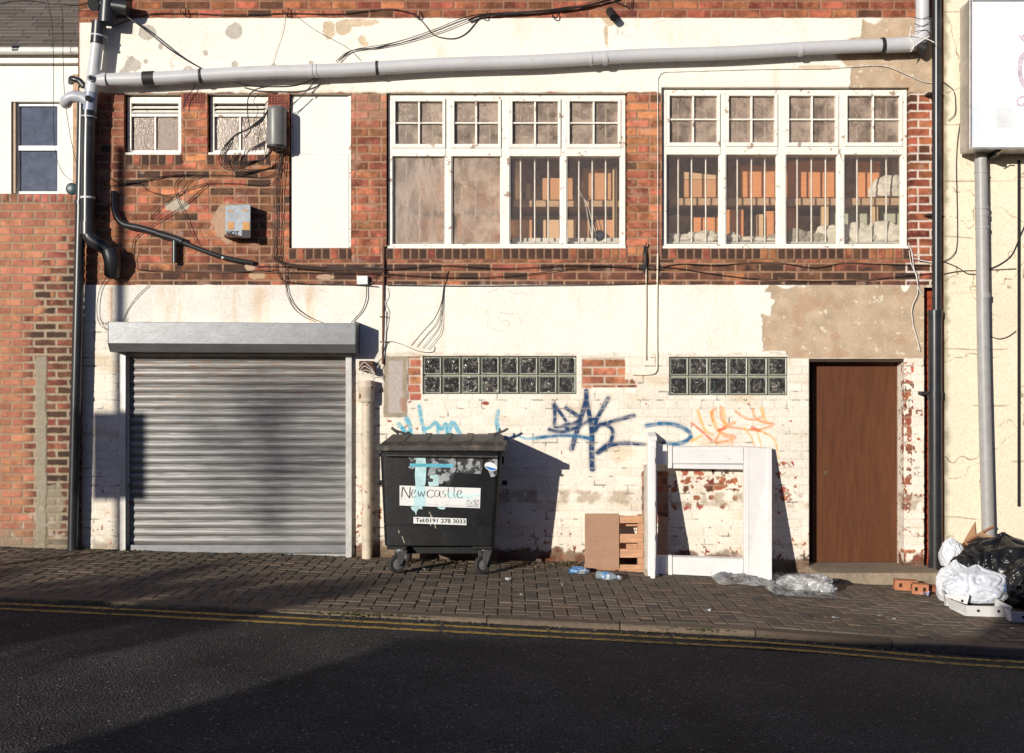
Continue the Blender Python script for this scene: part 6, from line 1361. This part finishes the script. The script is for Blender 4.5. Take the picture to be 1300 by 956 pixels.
# white cardboard tray boxes
M_TRAY=mat('white_tray_card',(.70,.69,.68),.6,var=.05,scale=8)
def tray(u0,u1,vb,h,dy,rot,label):
    g=ground_at(u0,vb); g2=ground_at(u1,vb); w_=(g2.x-g.x); M=Matrix.Translation((g.x,g.y,gz(g.x)+.006))@Matrix.Rotation(rot,4,'Z')@Matrix.Rotation(math.atan(.0285),4,'Y')
    r=empty('tray_box',(g.x,g.y,gz(g.x)),label,'box',group='white card trays under the rubbish bags'); t=.005; mb=MB()
    fl=.03
    mb.add([M@Vector(p) for p in ((0.02,0,0),(w_-.02,0,0),(w_,-fl,h),(0,-fl,h),(0.02,t,0),(w_-.02,t,0),(w_,-fl+t,h),(0,-fl+t,h))],[(0,1,2,3),(7,6,5,4),(3,2,6,7),(0,3,7,4),(1,5,6,2)])
    mb.add([M@Vector(p) for p in ((0.02,t,0),(0,-fl+t,h),(-.03,dy,h),(0.0,dy-.02,0),(.025,t,0),(.005,-fl+t,h),(-.025,dy,h),(.005,dy-.02,0))],[(3,2,1,0),(4,5,6,7),(1,2,6,5)])
    mb.add([M@Vector(p) for p in ((w_-.02,t,0),(w_,-fl+t,h),(w_+.02,dy,h),(w_-.0,dy-.02,0),(w_-.025,t,0),(w_-.005,-fl+t,h),(w_+.015,dy,h),(w_-.005,dy-.02,0))],[(0,1,2,3),(7,6,5,4),(1,5,6,2)])
    mb.box(.0,w_-.0,.006,dy-.02,.002,.006,M)
    obj('tray_card',mb,M_TRAY,r)
    mb=MB()
    for f in (.28,.72):
        c=M@Vector((w_*f,-fl*.55-.004,h*.55)); mb.lathe([(.011,-.0015),(.011,.0015)],Matrix.Translation(c)@Matrix.Rotation(math.pi/2,4,'X'),14)
    obj('hand_hole',mb,MATS['dark_gap'],r)
tray(1199,1226,770,.10,.30,math.radians(-20),'small white card tray under the left white bag'); tray(1224,1279,783,.085,.30,math.radians(0),'middle white card tray in front of the big white bag'); tray(1281,1335,790,.08,.25,math.radians(-14),'right white card tray cut by the photo edge')
# ================================================================== ADDED ACROSS THE STREET (unseen, placed to throw the shadows)
SR,SQ=.65,.25       # the sun's rays: to the right and down, per metre towards the wall
M_OB=mat('opposite_brick',(.30,.15,.10),.9,var=.2,scale=3)
def yard(name,x0,x1,h,yd_,label,th=.25):  # unseen wall added to shade pavement and road
    mb=MB(); mb.box(x0,x1,-yd_-th,-yd_,-1.2,h); mb.box(x0-.03,x1+.03,-yd_-th-.03,-yd_+.03,h,h+.07)
    return obj(name,mb,M_OB,label=label,cat='wall')
yard('added_wall',-30,-12.6,2.75,13.2,'long unseen brick yard wall added across the street, left of the tall sign post')
yard('added_wall',-10.9,-9.3,2.62,13,'short unseen brick yard wall added across the street behind the tall sign post')
yard('added_wall',-7.15,-3.7,2.42,13.1,'unseen brick yard wall added across the street facing the waste bin')
yard('added_wall',-3.6,14,2.86,13,'long unseen brick yard wall added across the street facing the door')
mb=MB(); mb.box(-9.25,-7.2,-13.2,-13.12,-.3,1.75); obj('added_gate',mb,M_PAL,label='low unseen plank gate added between the brick walls across the street',cat='gate')  # unseen gate added, kept low so sun reaches the road
rh=random.Random(8); mb=MB()  # unseen hedge added to dapple the left pavement
for k in range(9000):
    x=rh.uniform(-12.9,-8.9); tp=3.12+.28*mnoise.noise(Vector((x*1.7,0,4)))+.12*mnoise.noise(Vector((x*6,0,4))); z=tp-abs(rh.gauss(0,.35)); y=-13.6+rh.gauss(0,.10)
    if z<.1 or mnoise.noise(Vector((x*2.6,2,z*2.6)))<-.22: continue
    s_=rh.uniform(.025,.05); u_=Vector((rh.gauss(0,1),rh.gauss(0,1),rh.gauss(0,1))).normalized(); v_=u_.orthogonal().normalized(); p=Vector((x,y,z)); c=rh.uniform(.6,1.3)
    mb.add([p-u_*s_,p+v_*s_*.5,p+u_*s_,p-v_*s_*.5],[(0,1,2,3)],(.05*c,.075*c,.025*c))
hd=empty('hedge',(-10.9,-13.6,0),'ragged unseen leafy hedge added behind the short brick wall across the street','hedge'); obj('foliage',mb,mat_attr('hedge_leaves',rough=.6),hd)
mb=MB(); 
for k in range(14): mb.tube([(-12.8+.29*k,-13.6,-.5),(-12.75+.29*k,-13.6,1.4),(-12.7+.29*k+rh.uniform(-.1,.1),-13.6,2.6)],.012,5)
obj('stems',mb,mat('bark',(.10,.07,.05),.9,var=.3),hd)
# unseen post with a rectangular sign, added for its shadow on the wall
lx=-8.15; ly=-7.0
lp=empty('added_post',(lx,ly,gzx(lx)),'tall unseen grey steel post with a rectangular sign, added in the street','sign post')
mb=MB(); mb.tube([(lx,ly,-.1),(lx,ly,1.2)],.075,16); mb.tube([(lx,ly,1.2),(lx,ly,5.5)],.045,16); mb.tube([(lx,ly,5.5),(lx,ly,5.56)],.05,16); obj('post',mb,M_GALV,lp,smooth=50)
# its shadow must fall at u 122..187, v 525..635 on the wall
cx=wx(154.5)-SR*7.0; mb=MB(); mb.box(cx-.235,cx+.235,ly+.05,ly+.062,wz(637)+SQ*7,wz(525)+SQ*7); obj('sign_plate',mb,M_SIGN,lp,bevel=.003)
# small unseen tree added across the street so its thin crown dapples the shutter
tr=empty('added_tree',(0,0,0)); ty=-24.0
rt=random.Random(3); tcx=wx(345)-SR*24; tz=wz(555)+SQ*24
tr.location=(tcx-.1,ty,-.2); ORG[tr.name]=Vector(tr.location); tag(tr,'small unseen leafy tree with a thin trunk, added across the street','tree')
mb=MB(); mb.tube(spline([(tcx-.1,ty,-.4),(tcx-.05,ty,1.5),(tcx,ty,3.2),(tcx+.03,ty,tz)],5),.02,10,rs=[.035-.0015*i for i in range(16)])
for k in range(26):
    a=rt.random()*6.28; z=tz-.9+rt.random()*1.2; r_=rt.uniform(.4,1.0); mb.tube([(tcx,ty,z),(tcx+r_*.5*math.cos(a),ty+r_*.5*math.sin(a),z+.25),(tcx+r_*math.cos(a),ty+r_*math.sin(a),z+.35+rt.random()*.3)],.016,5,rs=[.018,.012,.005])
obj('trunk',mb,mat('bark',(.10,.07,.05),.9,var=.3),tr,smooth=50)
mb=MB()
for k in range(1050):
    a=rt.random()*6.28; ph=math.acos(rt.uniform(-1,1)); rr=rt.random()**.4
    p=Vector((tcx+.02+.78*rr*math.sin(ph)*math.cos(a),ty+.7*rr*math.sin(ph)*math.sin(a),tz+.1+.62*rr*math.cos(ph)))
    if mnoise.noise(p*2.2)<-.15: continue
    s=rt.uniform(.02,.045); u_=Vector((rt.gauss(0,1),rt.gauss(0,1),rt.gauss(0,1))).normalized(); v_=u_.orthogonal().normalized()
    c=rt.uniform(.6,1.3); mb.add([p-u_*s,p+v_*s*.5,p+u_*s,p-v_*s*.5],[(0,1,2,3)],(.05*c,.075*c,.025*c))
obj('crown',mb,mat_attr('leaves',rough=.6),tr)
# ================================================================== LIGHT, SKY, CAMERA
w=bpy.data.worlds.new('World'); scene.world=w; w.use_nodes=True; nt=w.node_tree; bg=nt.nodes['Background']
sky=nt.nodes.new('ShaderNodeTexSky'); sky.sky_type='NISHITA'; sky.sun_disc=False
dirv=Vector((SR,1,-SQ)).normalized(); to_sun=-dirv
el=math.asin(to_sun.z); sky.sun_elevation=el
sky.sun_rotation=math.atan2(to_sun.x,to_sun.y); sky.altitude=50; sky.air_density=1; sky.dust_density=.6; sky.ozone_density=1.5
tn=nt.nodes.new('ShaderNodeMix'); tn.data_type='RGBA'; tn.blend_type='MULTIPLY'; tn.inputs['Factor'].default_value=1; tn.inputs['B'].default_value=(.78,.90,1.45,1); nt.links.new(sky.outputs[0],tn.inputs['A']); nt.links.new(tn.outputs['Result'],bg.inputs['Color']); bg.inputs['Strength'].default_value=.055
sun=bpy.data.lights.new('sun','SUN'); sun.energy=5.0; sun.angle=math.radians(.5); sun.color=(1,.94,.84)
so_=bpy.data.objects.new('sun',sun); COL.objects.link(so_); so_.rotation_euler=dirv.to_track_quat('-Z','Y').to_euler(); so_.location=(-10,-14,8)
cam=bpy.data.cameras.new('camera'); co_=bpy.data.objects.new('camera',cam); COL.objects.link(co_)
co_.location=(0,-D,ZC); co_.rotation_euler=(math.pi/2,0,0); cam.sensor_width=36; cam.lens=36*F/1300; cam.shift_y=12/1300; cam.clip_end=3000; cam.clip_start=.1
scene.camera=co_
scene.view_settings.view_transform='Standard'; scene.view_settings.look='None'; scene.view_settings.exposure=0
scene.cycles.max_bounces=8; scene.cycles.transparent_max_bounces=16
